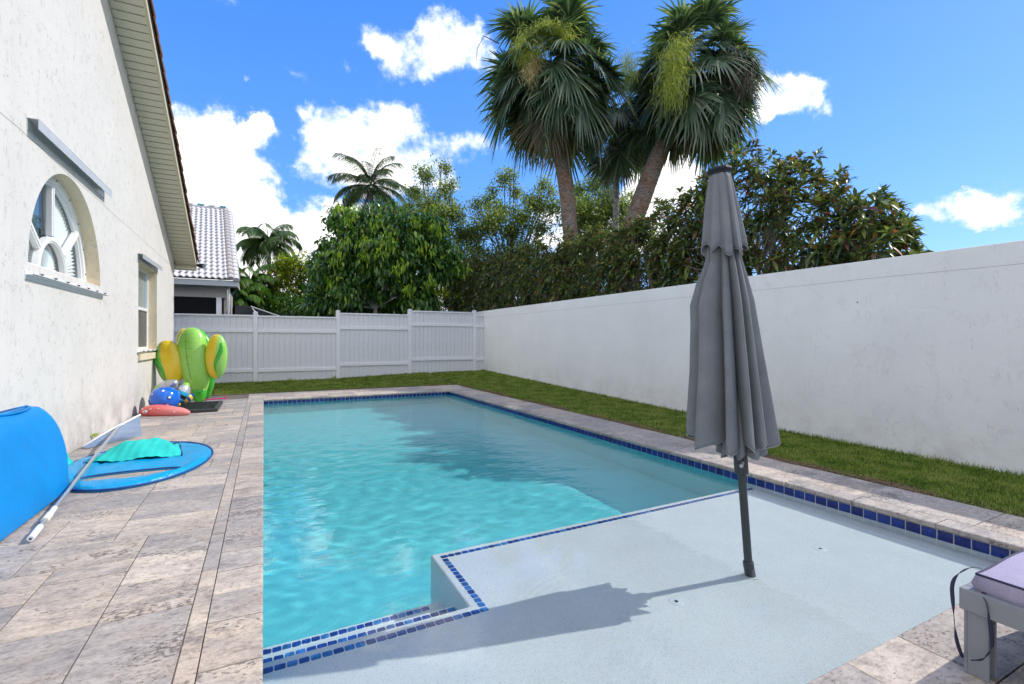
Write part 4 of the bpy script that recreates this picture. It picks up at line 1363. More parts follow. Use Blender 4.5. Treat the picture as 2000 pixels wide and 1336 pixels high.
for pts in ([(cx0 + 0.05, cy0 + 0.01, zt1 + 0.075), (cx0 - 0.0, cy0 + 0.035, zt1 + 0.082), (cx0 - 0.055, cy0 + 0.07, zt1 + 0.03), (cx0 - 0.065, cy0 + 0.06, zt1 - 0.08), (cx0 - 0.075, cy0 + 0.05, zt1 - 0.2), (cx0 - 0.035, cy0 + 0.04, zt1 - 0.295)],
            [(cx0 - 0.012, cy0 - 0.02, zt1 + 0.002), (cx0 - 0.045, cy0 - 0.035, zt1 - 0.01), (cx0 - 0.04, cy0 - 0.05, zt1 - 0.10), (cx0 - 0.03, cy0 - 0.055, zt1 - 0.20), (cx0 - 0.05, cy0 - 0.03, zt1 - 0.26), (cx0 - 0.06, cy0 + 0.0, zt1 - 0.275)]):
    o = child(cu, ribbon(pts, 0.014).build('tie_strap', M_pipe, smooth=True, fix=False))
    sd = o.modifiers.new('cloth', 'SOLIDIFY'); sd.thickness = 0.002
#SECTION4
# ------------------------------------------------------------------ things lying on the left deck
def scr(u, v, d):
    """a point d metres in front of the camera's plane, where the photograph shows it"""
    t = (u - 1000) / 947.
    c, s = math.cos(YAW), math.sin(YAW)
    return Vector((d * (t * c + s), d * (c - t * s), 1.4 + (664 - v) / 947. * d))


RT = Vector((math.cos(YAW), -math.sin(YAW), 0))
FW = Vector((math.sin(YAW), math.cos(YAW), 0))


def two_tone(name, ca, cb, axis, pos, soft=0.01, rough=0.22, wr=(0, 2), wscale=40., wstr=0.35, cc=None, pos2=None, gloss=0.5):
    """glossy vinyl: colour a below pos along a local axis, colour b above; welded-seam wrinkles near the change"""
    m, n, b = mat(name, rough, gloss)
    t = n.n('ShaderNodeTexCoord').outputs['Object']
    s = n.n('ShaderNodeSeparateXYZ', {0: t})
    w_ = n.n('ShaderNodeTexNoise', {'Vector': t, 'Scale': 6.0}).outputs[0]
    x_ = n.m('ADD', s.outputs[axis], n.m('MULTIPLY', n.m('SUBTRACT', w_, 0.5), 0.03))
    f = n.n('ShaderNodeMapRange', {0: x_, 1: pos - soft, 2: pos + soft}).outputs[0]
    c = n.mix(f, ca, cb)
    if cc is not None:
        f2 = n.n('ShaderNodeMapRange', {0: x_, 1: pos2 - soft, 2: pos2 + soft}).outputs[0]
        c = n.mix(f2, c, cc)
    wv = n.n('ShaderNodeTexNoise', {'Vector': n.n('ShaderNodeMapping', {'Vector': t, 'Scale': (5.0 if wr[1] == 2 else wscale, 3.0, wscale if wr[1] == 2 else 5.0)}).outputs[0], 'Scale': 1.0, 'Detail': 2.0}).outputs[0]
    near = n.ramp(n.m('ABSOLUTE', n.m('SUBTRACT', s.outputs[axis], pos)), [(0.0, 1.0), (0.16, 0.0)])
    setin(n, b, Base_Color=c, Normal=bump(n, n.m('MULTIPLY', wv, near), wstr, 0.02), Coat_Weight=0.3, Coat_Roughness=0.08)
    return m


M_lgreen = two_tone('light_green_vinyl', (0.30, 0.62, 0.10), (0.30, 0.62, 0.10), 0, 0.0, wstr=0.6)
M_dgreen = plain('green_vinyl', (0.05, 0.42, 0.03), 0.25, 0.5, 0.05, coat=0.3)
M_yl = two_tone('yellow_green_vinyl', (0.30, 0.60, 0.12), (0.80, 0.56, 0.02), 0, -0.055, 0.02, wstr=0.6)
M_yr = two_tone('green_yellow_vinyl', (0.80, 0.56, 0.02), (0.30, 0.60, 0.12), 0, 0.055, 0.02, wstr=0.6)
M_outline = plain('dark_green_print', (0.01, 0.10, 0.015), 0.3)


def ellip(rx, ry, rz, n=28, k=22, bulge=lambda a, z: 1.0):
    b = MB(); P = []
    for j in range(k + 1):
        ph = PI * j / k
        z = math.cos(ph); r_ = max(math.sin(ph), 0.001) ** 0.85
        P.append([(rx * r_ * math.cos(2 * PI * i / n) * bulge(i / n, z), ry * r_ * math.sin(2 * PI * i / n), rz * z) for i in range(n)])
    return b.grid(P, True)


gi_d = 10.9
gi = tag(empty('inflatable_float', scr(388, 785, gi_d)), 'big light green and yellow inflatable standing upright against the house corner', 'inflatable float')
gi.location.z = 0.03
gi.rotation_euler = (0, 0, -YAW)
px = gi_d / 947.
def gl(u, v, dy=0.0): return Vector(((u - 388) * px, dy, (785 - v) * px + 0.0))
body = [(374, 641, 4), (374, 645, 14), (375, 655, 22), (375.5, 672, 27.5), (377, 695, 29), (380, 718, 27.5), (384, 738, 25), (387, 752, 22.5), (389, 762, 17), (390, 768, 12.5), (389, 776, 11), (387, 783, 9), (386, 785, 4)]
MB().tube([gl(u, v) for u, v, r_ in body], [r_ * px for *_, r_ in body], 28, flat=0.72).build('body', M_lgreen, gi, smooth=True, sub=1)
bk = [(377, 643, 4), (378, 650, 16), (379, 672, 28.5), (381, 695, 30.5), (384, 718, 30), (388, 738, 27), (391, 756, 23), (393, 768, 15), (392, 778, 12), (389, 786, 7)]
MB().tube([gl(u, v, 0.11) for u, v, r_ in bk], [r_ * px for *_, r_ in bk], 24, flat=0.5).build('back_shell', M_dgreen, gi, smooth=True, sub=1)
tl = [(389, 760, 15), (390, 767, 14), (391, 775, 12.5), (388, 784, 10), (386, 787, 5)]
MB().tube([gl(u, v, -0.02) for u, v, r_ in tl], [r_ * px for *_, r_ in tl], 20, flat=0.9).build('tail', M_dgreen, gi, smooth=True, sub=1)
sm_ = MB()
sm_.tube([gl(375, 648, -0.20), gl(376, 672, -0.236), gl(378, 696, -0.243), gl(381, 718, -0.23), gl(384, 736, -0.21), gl(386, 745, -0.19)], 0.0025, 5)
for v_ in (655, 668, 682, 697, 712):
    sm_.tube([gl(370 + (v_ - 655) * .12, v_ + 1, -0.228 if v_ > 660 else -0.205), gl(376 + (v_ - 655) * .08, v_, -0.245 if v_ > 660 else -0.22), gl(382 + (v_ - 655) * .08, v_ + 1, -0.228 if v_ > 660 else -0.205)], 0.0018, 5)
sm_.build('seam', M_outline, gi)
for (u, v, w__, h__, tilt, mt, sg) in ((340, 709, 25, 43, 0.20, M_yl, -1), (425, 698, 20.5, 43, -0.03, M_yr, 1)):
    c_ = gl(u, v, -0.14 if sg < 0 else -0.04)
    o = ellip(w__ * px, w__ * px * 0.62, h__ * px).build('lobe', mt, gi, c_, (0, -tilt, 0), smooth=True)
    pts = []
    for q in range(9):
        s_ = q / 8
        zz = (0.62 - 1.36 * s_) * h__ * px
        xx = sg * (0.50 + 0.26 * math.sin(s_ * PI * 1.7 + 0.6)) * w__ * px * (0.86 if s_ < 0.8 else 0.72)
        yy = -w__ * px * 0.62 * math.sqrt(max(0.02, 1 - (xx / (w__ * px)) ** 2 - (zz / (h__ * px)) ** 2)) - 0.004
        pts.append((xx, yy, zz))
    rr = [0.03, 0.05, 0.066, 0.06, 0.048, 0.04, 0.03, 0.022, 0.01]
    f_ = MB().tube(pts, rr, 10, flat=0.3).build('printed_leaf', M_dgreen, o, smooth=True)
o = ellip(12 * px, 9 * px, 19 * px).build('rear_lobe', M_yl, gi, gl(344, 662, 0.22), (0, 0.25, 0), smooth=True)

# blue spotted ball
bl_c = scr(322, 783, 9.25); bl_r = 0.252; bl_c.z = max(bl_c.z, bl_r + 0.02)
ball = tag(empty('beach_ball', (bl_c.x, bl_c.y, bl_c.z)), 'glossy blue ball with white spots resting above the pink float', 'ball')
M_bblue = plain('blue_vinyl', (0.005, 0.13, 0.62), 0.15, 0.5, 0.05, coat=0.5)
ellip(bl_r, bl_r, bl_r * 0.93).build('ball_skin', M_bblue, ball, smooth=True)
tocam = (Vector((0, 0, 1.4)) - bl_c).normalized()
upv = Vector((0, 0, 1)); rgt = tocam.cross(upv).normalized() * -1; up2 = tocam.cross(rgt).normalized() * 1
if up2.z < 0: up2 = -up2
M_spot = plain('spot_white', (0.75, 0.75, 0.78), 0.3); M_spotd = plain('spot_black', (0.02, 0.02, 0.03), 0.3)
for (a, c_, s_) in ((0.30, 0.72, 1.1), (-0.36, 0.45, 0.9), (-0.70, -0.18, 1.3), (0.62, -0.42, 1.3), (0.76, 0.20, 1.0), (-0.1, -0.86, 1.0)):
    z_ = math.sqrt(max(0.02, 1 - a * a - c_ * c_))
    nrm = (RT * a + Vector((0, 0, 1)) * c_ - FW * z_).normalized()
    q = nrm.to_track_quat('Z', 'Y').to_euler()
    p = Vector((nrm.x * bl_r, nrm.y * bl_r, nrm.z * bl_r * 0.93))
    o = MB().tube([(0, 0, -0.012), (0, 0, 0.004)], 0.032 * s_, 14).build('spot', M_spotd, ball, p, q)
    MB().tube([(0, 0, 0.004), (0, 0, 0.007)], 0.021 * s_, 12).build('spot_centre', M_spot, o, (0.006, 0.004, 0))

# pink deflated float
M_pink = two_tone('pink_vinyl', (0.72, 0.13, 0.12), (0.80, 0.25, 0.24), 0, 0.1, 0.2, wstr=0.8)
pk = tag(empty('deflated_float', (-1.66, 10.95, 0.02)), 'limp coral pink pool float lying by the house wall under the blue ball', 'pool float')
pk.rotation_euler = (0, 0, -YAW)
P_ = [(-0.47, 0.10, 0.05, 0.045), (-0.40, 0.02, 0.065, 0.07), (-0.28, 0.0, 0.085, 0.105), (-0.12, 0.0, 0.10, 0.125), (0.05, 0.0, 0.085, 0.11), (0.2, 0.02, 0.07, 0.095), (0.34, 0.03, 0.055, 0.08), (0.42, 0.04, 0.035, 0.05), (0.47, 0.05, 0.02, 0.025)]
pk.scale = (1, 1, 0.72)
MB().tube([(x, y, z) for x, y, z, r_ in P_], [r_ for *_, r_ in P_], 18, flat=1.4).build('float_skin', M_pink, pk, smooth=True, sub=1)
MB().tube([(-0.50, 0.13, 0.03), (-0.47, 0.10, 0.12), (-0.45, 0.06, 0.05)], [0.02, 0.035, 0.02], 8).build('fin', plain('brick_vinyl', (0.28, 0.05, 0.04), 0.4), pk, smooth=True)
for (x, z, r_) in ((-0.22, 0.10, 0.036), (-0.145, 0.155, 0.016), (-0.29, 0.155, 0.012), (0.31, 0.09, 0.014), (0.0, 0.17, 0.012)):
    o = MB().tube([(x, -0.145 + (0.03 if z > .14 else 0), z), (x, -0.158 + (0.03 if z > .14 else 0), z + 0.004)], r_, 12).build('eye_mark', M_spot, pk)
    MB().tube([(x, -0.156 + (0.03 if z > .14 else 0), z - 0.005), (x, -0.163 + (0.03 if z > .14 else 0), z - 0.003)], r_ * 0.45, 10).build('pupil_mark', M_spotd, o)

# striped spindle shaped inflatables leaning behind the ball
def spindle(name, lab, p0, p1, r_, cols):
    e = tag(empty(name, p0), lab, 'pool toy')
    d = Vector(p1) - Vector(p0); L = d.length
    e.rotation_euler = d.to_track_quat('Z', 'Y').to_euler()
    edges = np.linspace(0, 1, len(cols) + 1)
    for k, mt in enumerate(cols):
        ts = np.linspace(edges[k], edges[k + 1], 8)
        rr = [r_ * (0.16 + 0.84 * math.sin(PI * min(max(t, 0.02), 0.98)) ** 0.7) for t in ts]
        MB().tube([(0, 0, L * t) for t in ts], rr, 18, cap=k in (0, len(cols) - 1)).build('panel', mt, e, smooth=True)


M_silver = plain('silver_vinyl', (0.55, 0.56, 0.60), 0.25, 0.5, 0.05, metal=0.5)
M_lime = plain('lime_vinyl', (0.26, 0.55, 0.06), 0.3, 0.5, 0.05)
M_blk = plain('black_vinyl', (0.015, 0.015, 0.02), 0.3)
M_cyan = plain('cyan_vinyl', (0.02, 0.40, 0.62), 0.25)
M_navy = plain('navy_vinyl', (0.01, 0.05, 0.28), 0.25, coat=0.3)
M_yel = plain('yellow_vinyl', (0.75, 0.50, 0.03), 0.3)
spindle('inflatable_toy', 'silver and lime striped inflatable toy behind the blue ball by the wall', scr(300, 776, 9.9), scr(344, 746, 9.6), 0.16, [M_silver, M_blk, M_lime, M_silver, M_silver])
spindle('inflatable_toy', 'silver toy with cyan and black stripes between the blue ball and the green float', scr(346, 786, 9.7), scr(366, 748, 9.9), 0.13, [M_cyan, M_blk, M_cyan, M_silver, M_silver, M_lime])
spindle('inflatable_toy', 'small navy and yellow ringed toy at the foot of the green float', scr(352, 787, 9.9), scr(378, 770, 10.1), 0.085, [M_navy, M_yel, M_navy, M_yel, M_navy])
spindle('toy_whistle', 'tiny yellow toy beside the dark grate under the blue ball', scr(343, 795, 9.4), scr(352, 788, 9.4), 0.035, [M_yel, M_navy, M_yel])

# dark plastic grate lying on the paving
gt_ = tag(empty('plastic_grate', (-1.22, 11.75, 0.0)), 'dark grey plastic grate lying flat on the paving by the green float', 'grate')
w__, h__ = 0.42, 0.72
for (x0, x1, y0, y1) in ((-w__, w__, -h__, -h__ + .07), (-w__, w__, h__ - .07, h__), (-w__, -w__ + .07, -h__ + .07, h__ - .07), (w__ - .07, w__, -h__ + .07, h__ - .07)):
    MB().box(x0, x1, y0, y1, 0.002, 0.06).build('frame', M_dark, gt_, bevel=0.006)
for i in range(6):
    y_ = -h__ + 0.22 + i * 0.21
    MB().box(-w__ + .07, w__ - .07, y_ - .02, y_ + .02, 0.01, 0.045).build('slat', M_dark, gt_)
for x_ in (-0.14, 0.14):
    MB().box(x_ - .012, x_ + .012, -h__ + .07, h__ - .07, 0.006, 0.034).build('slat', M_dark, gt_)
mg = tag(empty('magenta_stick', (-0.9, 12.9, 0.03)), 'thin magenta plastic stick on the paving beyond the dark grate', 'stick')
MB().tube([(-0.30, -0.02, 0.02), (0.05, 0.0, 0.03), (0.10, 0.02, 0.04)], 0.014, 8).build('shaft', plain('magenta_plastic', (0.60, 0.03, 0.22), 0.4), mg)
MB().tube([(0.10, 0.02, 0.01), (0.13, 0.02, 0.08), (0.16, 0.02, 0.01), (0.11, 0.02, 0.01)], 0.012, 8).build('handle', bpy.data.materials['magenta_plastic'], mg)
lv = tag(empty('louvre_vent', (HX, 14.75, 0)), 'dark louvred vent low on the house wall behind the green float', 'vent')
MB().box(0.001, 0.03, -0.45, 0.45, 0.25, 1.05).build('frame', M_dark, lv)
for i in range(9):
    MB().box(0.02, 0.05, -0.42, 0.42, 0.29 + i * 0.083, 0.305 + i * 0.083).build('slat', M_black, lv)

# blue foam mat leaning on the house
M_foam = plain('blue_foam', (0.0, 0.22, 0.58), 0.5, 0.35, 0.12, 9, 0.35, 0.03, vscale=2.5)
fm = tag(empty('foam_mat', (-1.8, 5.2, 0)), 'large bright blue foam mat curling against the house wall at the left edge', 'foam mat')
prof = [(-1.60, 0.0), (-1.615, 0.12), (-1.66, 0.30), (-1.72, 0.46), (-1.79, 0.60), (-1.86, 0.70), (-1.92, 0.752), (-1.99, 0.765), (-2.05, 0.74), (-2.085, 0.68), (-2.09, 0.55), (-2.08, 0.35)]
yend = [5.84, 5.90, 6.04, 6.13, 6.19, 6.20, 6.19, 6.17, 6.15, 6.12, 6.1, 6.0]
P = []
for (x_, z_), ye in zip(prof, yend):
    P.append([(x_ + 0.02 * math.sin(y_ * 1.1) * (z_ + .2) + 1.8, y_ - 5.2, z_ + 0.012) for y_ in np.linspace(3.2, ye, 30)])
o = MB().grid(P).build('mat_sheet', M_foam, fm, smooth=True, fix=False)
sd = o.modifiers.new('thick', 'SOLIDIFY'); sd.thickness = 0.035; sd.offset = -1
bv = o.modifiers.new('round', 'BEVEL'); bv.width = 0.012; bv.segments = 3
o2 = o.modifiers.new('sub', 'SUBSURF'); o2.levels = 1; o2.render_levels = 1
# moulded grip slot near the top with a raised lip
lip, slot = [], []
cx_, cy_ = -1.965, 5.78
for q in range(24):
    a = 2 * PI * q / 24
    lip.append((cx_ + 0.062 * math.cos(a) + 1.8, cy_ + 0.30 * math.sin(a) - 5.2, 0.782 - 0.012 * abs(math.cos(a))))
b = MB().tube(lip + [lip[0], lip[1]], 0.012, 8, cap=False)
b.build('grip_lip', M_foam, fm, smooth=True)
MB().add([(cx_ + 0.056 * math.cos(2 * PI * q / 24) + 1.8, cy_ + 0.29 * math.sin(2 * PI * q / 24) - 5.2, 0.7835) for q in range(24)] + [(cx_ + 0.04 * math.cos(2 * PI * q / 24) + 1.8, cy_ + 0.25 * math.sin(2 * PI * q / 24) - 5.2, 0.7715) for q in range(24)],
         [(q, (q + 1) % 24, 24 + (q + 1) % 24, 24 + q) for q in range(24)] + [tuple(range(24, 48))]).build('grip_slot', plain('painted_slot_shade', (0.01, 0.07, 0.20), 0.6), fm, fix=False)  # shade inside the shallow slot is painted on as dark blue

# pop-up ring float with a slot and a teal mesh lining
M_ring = plain('cyan_nylon', (0.0, 0.31, 0.60), 0.35, 0.45, 0.12, 14, 0.7, 0.02, vscale=5)
M_teal2 = fabric('teal_mesh', (0.03, 0.50, 0.44))
rf = tag(empty('ring_float', (-1.24, 6.85, 0.0)), 'bright blue fabric ring float with teal mesh lying flat on the paving', 'pool float')
A_, B_ = 0.685, 1.17
P = []
NR = 64
SX, SY_, sw, shh = 0.03, -0.66, 0.45, 0.18         # slot centre and half sizes
def slot_pt(a): return Vector((SX + sw * abs(math.cos(a)) ** 0.7 * math.copysign(1, math.cos(a)), SY_ + shh * abs(math.sin(a)) ** 0.8 * math.copysign(1, math.sin(a)) + 0.02 * math.cos(a), 0))
ks = np.linspace(0, 1, 12)
for kk in ks:
    row_ = []
    for i in range(NR):
        a = 2 * PI * i / NR
        o_ = Vector((A_ * math.cos(a), B_ * math.sin(a) * (1.0 if math.sin(a) < 0 else 0.93), 0))
        s_ = slot_pt(a)
        p = s_.lerp(o_, kk)
        puff = 0.055 * (math.sin(PI * min(1, kk * 1.0)) ** 0.5)
        wr_ = 0.012 * math.sin(a * 23 + kk * 9) * math.sin(PI * kk) + 0.010 * math.sin(a * 9 - kk * 5) * math.sin(PI * kk)
        row_.append((p.x, p.y, 0.012 + puff + wr_ * (1.4 if p.x < -0.3 else 0.5)))
    P.append(row_)
b = MB().grid(P, True)
b.grid([[(p[0], p[1], 0.002) for p in P[-1]], P[-1]], True); b.grid([[(p[0], p[1], 0.002) for p in P[0]], P[0]], True)
b.build('ring_cover', M_ring, rf, smooth=True, fix=False)
M_trim = plain('blue_trim', (0.01, 0.06, 0.25), 0.5)
o_ = [(p[0] * 1.004, p[1] * 1.004, 0.022) for p in P[-1]]; MB().tube(o_ + o_[:2], 0.010, 6, cap=False).build('edge_piping', M_trim, rf, smooth=True)
o_ = [(p[0], p[1], 0.022) for p in P[0]]; MB().tube(o_ + o_[:2], 0.007, 6, cap=False).build('slot_piping', M_trim, rf, smooth=True)
P = []
for j in range(16):
    t = j / 15; row_ = []
    for i in range(60):
        s_ = i / 59 * 2 - 1
        x_ = s_ * (0.44 - 0.10 * t) - 0.04
        y_ = -0.12 + 0.88 * t * (1 - 0.30 * s_ * s_)
        hgt = 0.075 + 0.14 * math.sin(PI * min(1, t * 1.08)) ** 0.8 * (1 - abs(s_) ** 2.4) + 0.005 * math.sin(s_ * 17 + 5 * t) * (0.3 + t) + 0.012 * math.sin(s_ * 6 + 9 * t) + 0.003 * math.sin(s_ * 31 - 7 * t)
        row_.append((x_, y_, hgt))
    P.append(row_)
b = MB().grid(P)
b.build('mesh_lining', M_teal2, rf, smooth=True, fix=False)
e_ = [P[-1][i] for i in range(60)]
MB().tube([P[0][0]] + [P[j][0] for j in range(1, 16)] + e_[1:] + [P[j][-1] for j in range(14, -1, -1)], 0.009, 6).build('lining_piping', M_trim, rf, smooth=True)
# crumpled bag corner between the mat and the ring
cb2 = tag(empty('crumpled_bag', (-1.98, 7.0, 0.0)), 'small crumpled teal and lime bag squeezed between the blue mat and house wall', 'bag')
r_ = random.Random(3); P = []
for j in range(9):
    P.append([(0.13 * math.cos(2 * PI * i / 12) * (1 - j / 9.5) * r_.uniform(0.6, 1.25), 0.2 * math.sin(2 * PI * i / 12) * (1 - j / 9.5) * r_.uniform(0.6, 1.25), 0.025 * j + r_.uniform(-0.012, 0.012)) for i in range(12)])
MB().grid(P, True).build('bag_cloth', M_teal2, cb2)
MB().tube([(0.06, -0.1, 0.02), (0.02, 0.0, 0.16), (-0.05, 0.08, 0.1)], 0.014, 6).build('bag_trim', M_lime, cb2)

# telescopic pole with its leaf net
pn = tag(empty('pool_net', (-1.43, 4.5, 0)), 'long aluminium pole with white grip and blue leaf net beside the house', 'pool net')
M_polea = plain('brushed_aluminium', (0.62, 0.63, 0.66), 0.3, 0.5, 0.05, metal=0.8)
M_grip = plain('cream_grip', (0.78, 0.75, 0.60), 0.5); M_wgrip = plain('white_grip', (0.80, 0.80, 0.80), 0.45)
A0 = Vector((-1.425, 4.47, 0.035)); A1 = Vector((-1.80, 8.55, 0.20))
def pp(t): return A0.lerp(A1, t)
def seg(nm, t0, t1, r_, mt):
    return at(pn, MB().tube([pp(t0), pp(t1)], r_, 16).build(nm, mt, smooth=False, bevel=0.002))
seg('outer_tube', 0.035, 0.60, 0.0155, M_polea); seg('inner_tube', 0.59, 1.0, 0.0165, plain('grey_tube', (0.45, 0.45, 0.47), 0.4, metal=0.4))
seg('grip', 0.0, 0.055, 0.021, M_wgrip); seg('collar', 0.085, 0.118, 0.024, M_grip); seg('grip_sleeve', 0.118, 0.155, 0.019, M_wgrip)
seg('end_plug', -0.001, 0.0, 0.008, M_dark)
R0, R1 = Vector((-2.07, 8.05, 0.03)), Vector((-1.60, 8.75, 0.31))
Rm = Vector((-1.86, 8.42, 0.165))
at(pn, MB().tube([R0, R0.lerp(R1, .5) + Vector((-.01, 0, .012)), R1], 0.014, 10).build('net_rim', M_wgrip, smooth=True))
bt = Vector((-1.57, 8.66, 0.02))
P = []
for j in range(12):
    t = j / 11; row_ = []
    for i in range(20):
        s_ = i / 19
        top = R0.lerp(R1, s_)
        low_ = Vector((R0.x + 0.05, R0.y - 0.03, 0.01)).lerp(bt, s_ ** 0.9)
        p = top.lerp(low_, t)
        sag = 0.05 * math.sin(PI * t) * math.sin(PI * s_) + 0.012 * math.sin(s_ * 22 + t * 5) * t
        row_.append(p + Vector((0.55, -0.5, 0)) * sag)
    P.append(row_)
M_net = bpy.data.materials.new('net_mesh'); M_net.use_nodes = True
n_ = NT(M_net.node_tree)
n_.n('ShaderNodeOutputMaterial', {'Surface': n_.n('ShaderNodeMixShader', {0: 0.72, 1: n_.n('ShaderNodeBsdfTransparent').outputs[0], 2: n_.n('ShaderNodeBsdfDiffuse', {'Color': (0.17, 0.27, 0.42, 1)}).outputs[0]}).outputs[0]})
at(pn, MB().grid(P).build('net_bag', M_net, smooth=True, fix=False))
P = [[R0 + Vector((0.02, 0.0, 0)), Rm + Vector((0, -0.02, 0.0))], [Vector((-2.0, 7.75, 0.02)), Vector((-1.83, 8.0, 0.08))]]
at(pn, MB().tube([pp(1.0), Rm, R1.lerp(R0, 0.3)], 0.011, 8).build('net_yoke', M_wgrip))
at(pn, MB().tube([pp(0.985), R0.lerp(R1, 0.25)], 0.009, 8).build('net_yoke', M_dark))
# weed in the joint by the wall
wd = tag(empty('weed', (-2.12, 8.75, 0.0)), 'tiny yellow green weed at the foot of the house wall by the net', 'weed')
#SECTION5
# ------------------------------------------------------------------ foliage
def leaves(name, P, D, L, Wd, m, parent=None, droop=0.3, roll=1.0, prof=((0.0, 0.0), (0.45, 1.0), (1.0, 0.0)), fold=0.25, seed=0):
    """folded leaf blades. P base, D unit direction, L length, Wd width (arrays)"""
    r = np.random.default_rng(seed + 1000)
    n = len(P)
    D = D / np.linalg.norm(D, axis=1)[:, None]
    up = np.tile([0, 0, 1.0], (n, 1)) + r.normal(0, 0.35 * roll, (n, 3))
    Sd = np.cross(D, up); Sd /= np.linalg.norm(Sd, axis=1)[:, None] + 1e-9
    N = np.cross(Sd, D)
    dr = droop * r.uniform(0.5, 1.5, n)
    Vs, F = [], []
    k = 0
    st = []
    for (t, w_) in prof:
        c = P + D * (L * t)[:, None]
        c[:, 2] -= dr * L * t * t
        if w_ == 0:
            Vs.append(c); st.append((k,)); k += 1
        else:
            hw_ = (Wd * w_ / 2)[:, None]
            Vs += [c - Sd * hw_ + N * hw_ * fold, c, c + Sd * hw_ + N * hw_ * fold]
            st.append((k, k + 1, k + 2)); k += 3
    V = np.stack(Vs, 1).reshape(-1, 3)
    base = np.arange(n)[:, None] * k
    tris = []
    for a, b in zip(st[:-1], st[1:]):
        if len(a) == 1 and len(b) == 3: tris += [(a[0], b[0], b[1]), (a[0], b[1], b[2])]
        elif len(a) == 3 and len(b) == 3: tris += [(a[0], b[0], b[1]), (a[0], b[1], a[1]), (a[1], b[1], b[2]), (a[1], b[2], a[2])]
        elif len(a) == 3: tris += [(a[0], b[0], a[1]), (a[1], b[0], a[2])]
    F = np.concatenate([base + np.array(t_)[None, :] for t_ in tris])
    me = np_mesh(name, V, F, m)
    o = link(name, me, parent)
    if parent: o.matrix_parent_inverse = Matrix.Translation(-Vector(parent.location))
    tag(o, kind='stuff')
    return o


def unit(v): return v / (np.linalg.norm(v, axis=-1, keepdims=True) + 1e-9)


# --- sabal palms
M_frond = leaf_mat('sabal_blade', [(0.0, (0.04, 0.08, 0.05)), (0.45, (0.085, 0.14, 0.075)), (0.75, (0.17, 0.22, 0.125)), (1.0, (0.44, 0.42, 0.30))], 0.30, 0.30, spec=0.7)
M_oldfrond = leaf_mat('old_sabal_blade', [(0.0, (0.06, 0.07, 0.03)), (0.5, (0.19, 0.15, 0.09)), (1.0, (0.33, 0.25, 0.17))], 0.2, 0.6)


def fan_mesh(elev, seed, R_=2.2, m=None, droopy=1.0):
    r = random.Random(seed)
    pet = 0.56 * R_; bl = 0.47 * R_
    b = MB()
    # petiole curve in the xz plane
    pts = []
    a = elev
    p = Vector((0, 0, 0))
    for i in range(7):
        pts.append(p.copy())
        p = p + Vector((math.cos(a), 0, math.sin(a))) * pet / 6
        a -= 0.03 * droopy
    b.tube(pts, [0.040, 0.034, 0.03, 0.026, 0.022, 0.018, 0.015], 4, cap=False)
    hub = pts[-1]
    a -= 0.30 if elev > 0.75 else (0.60 if elev > -0.6 else 0.35)
    fwd = Vector((math.cos(a), 0, math.sin(a)))
    nrm = Vector((-math.sin(a), 0, math.cos(a)))
    sd = Vector((0, 1, 0))
    NS = 40
    for i in range(NS):
        f = (i + 0.5) / NS * 2 - 1
        ang = f * 2.15 + r.uniform(-.02, .02)
        ln = bl * (1.0 - 0.22 * abs(f) ** 2) * r.uniform(0.9, 1.06)
        # costapalmate: the blade's halves fold upward
        d = fwd * math.cos(ang) + sd * math.sin(ang) + nrm * (0.35 * abs(math.sin(ang)) - 0.05)
        d.normalize()
        org = hub + fwd * (0.10 * bl * (1 - abs(f)))
        q = d.cross(nrm).normalized()
        w0 = bl * 0.032
        sag = r.uniform(0.5, 2.0) * droopy
        c_ = []
        for (t, wf) in ((0.02, 0.22), (0.36, 1.25), (0.62, 0.85), (0.85, 0.4), (1.0, 0.0)):
            pos = org + d * ln * t
            pos.z -= sag * ln * 0.55 * max(0, t - 0.34) ** 1.5
            c_.append((pos, wf))
        vs = []
        for pos, wf in c_[:-1]: vs += [pos - q * w0 * wf, pos + q * w0 * wf]
        vs.append(c_[-1][0])
        b.add(vs, [(0, 1, 3, 2), (2, 3, 5, 4), (4, 5, 7, 6), (6, 7, 8)])
    return b.mesh('frond', m, fix=False)


def palm_trunk(pts, radii, m, parent, rings=0.02, n=18, name='trunk', step=0.09):
    """ringed trunk following a smooth curve"""
    pts = [Vector(p) for p in pts]
    L = [0]
    for a, b_ in zip(pts[:-1], pts[1:]): L.append(L[-1] + (b_ - a).length)
    zs = np.arange(0, L[-1], step)
    xs_ = [np.interp(zs, L, [p[i] for p in pts]) for i in range(3)]
    rr = np.interp(zs, L, radii)
    # light smoothing of the corners
    for arr in xs_:
        for _ in range(14): arr[1:-1] = (arr[:-2] + arr[2:] + 2 * arr[1:-1]) / 4
    rad = [float(q) * (1 + random.uniform(-rings, rings)) for q in rr]
    b = MB().tube([Vector((a, c, d)) for a, c, d in zip(*xs_)], rad, n)
    return at(parent, b.build(name, m, smooth=False, fix=False))


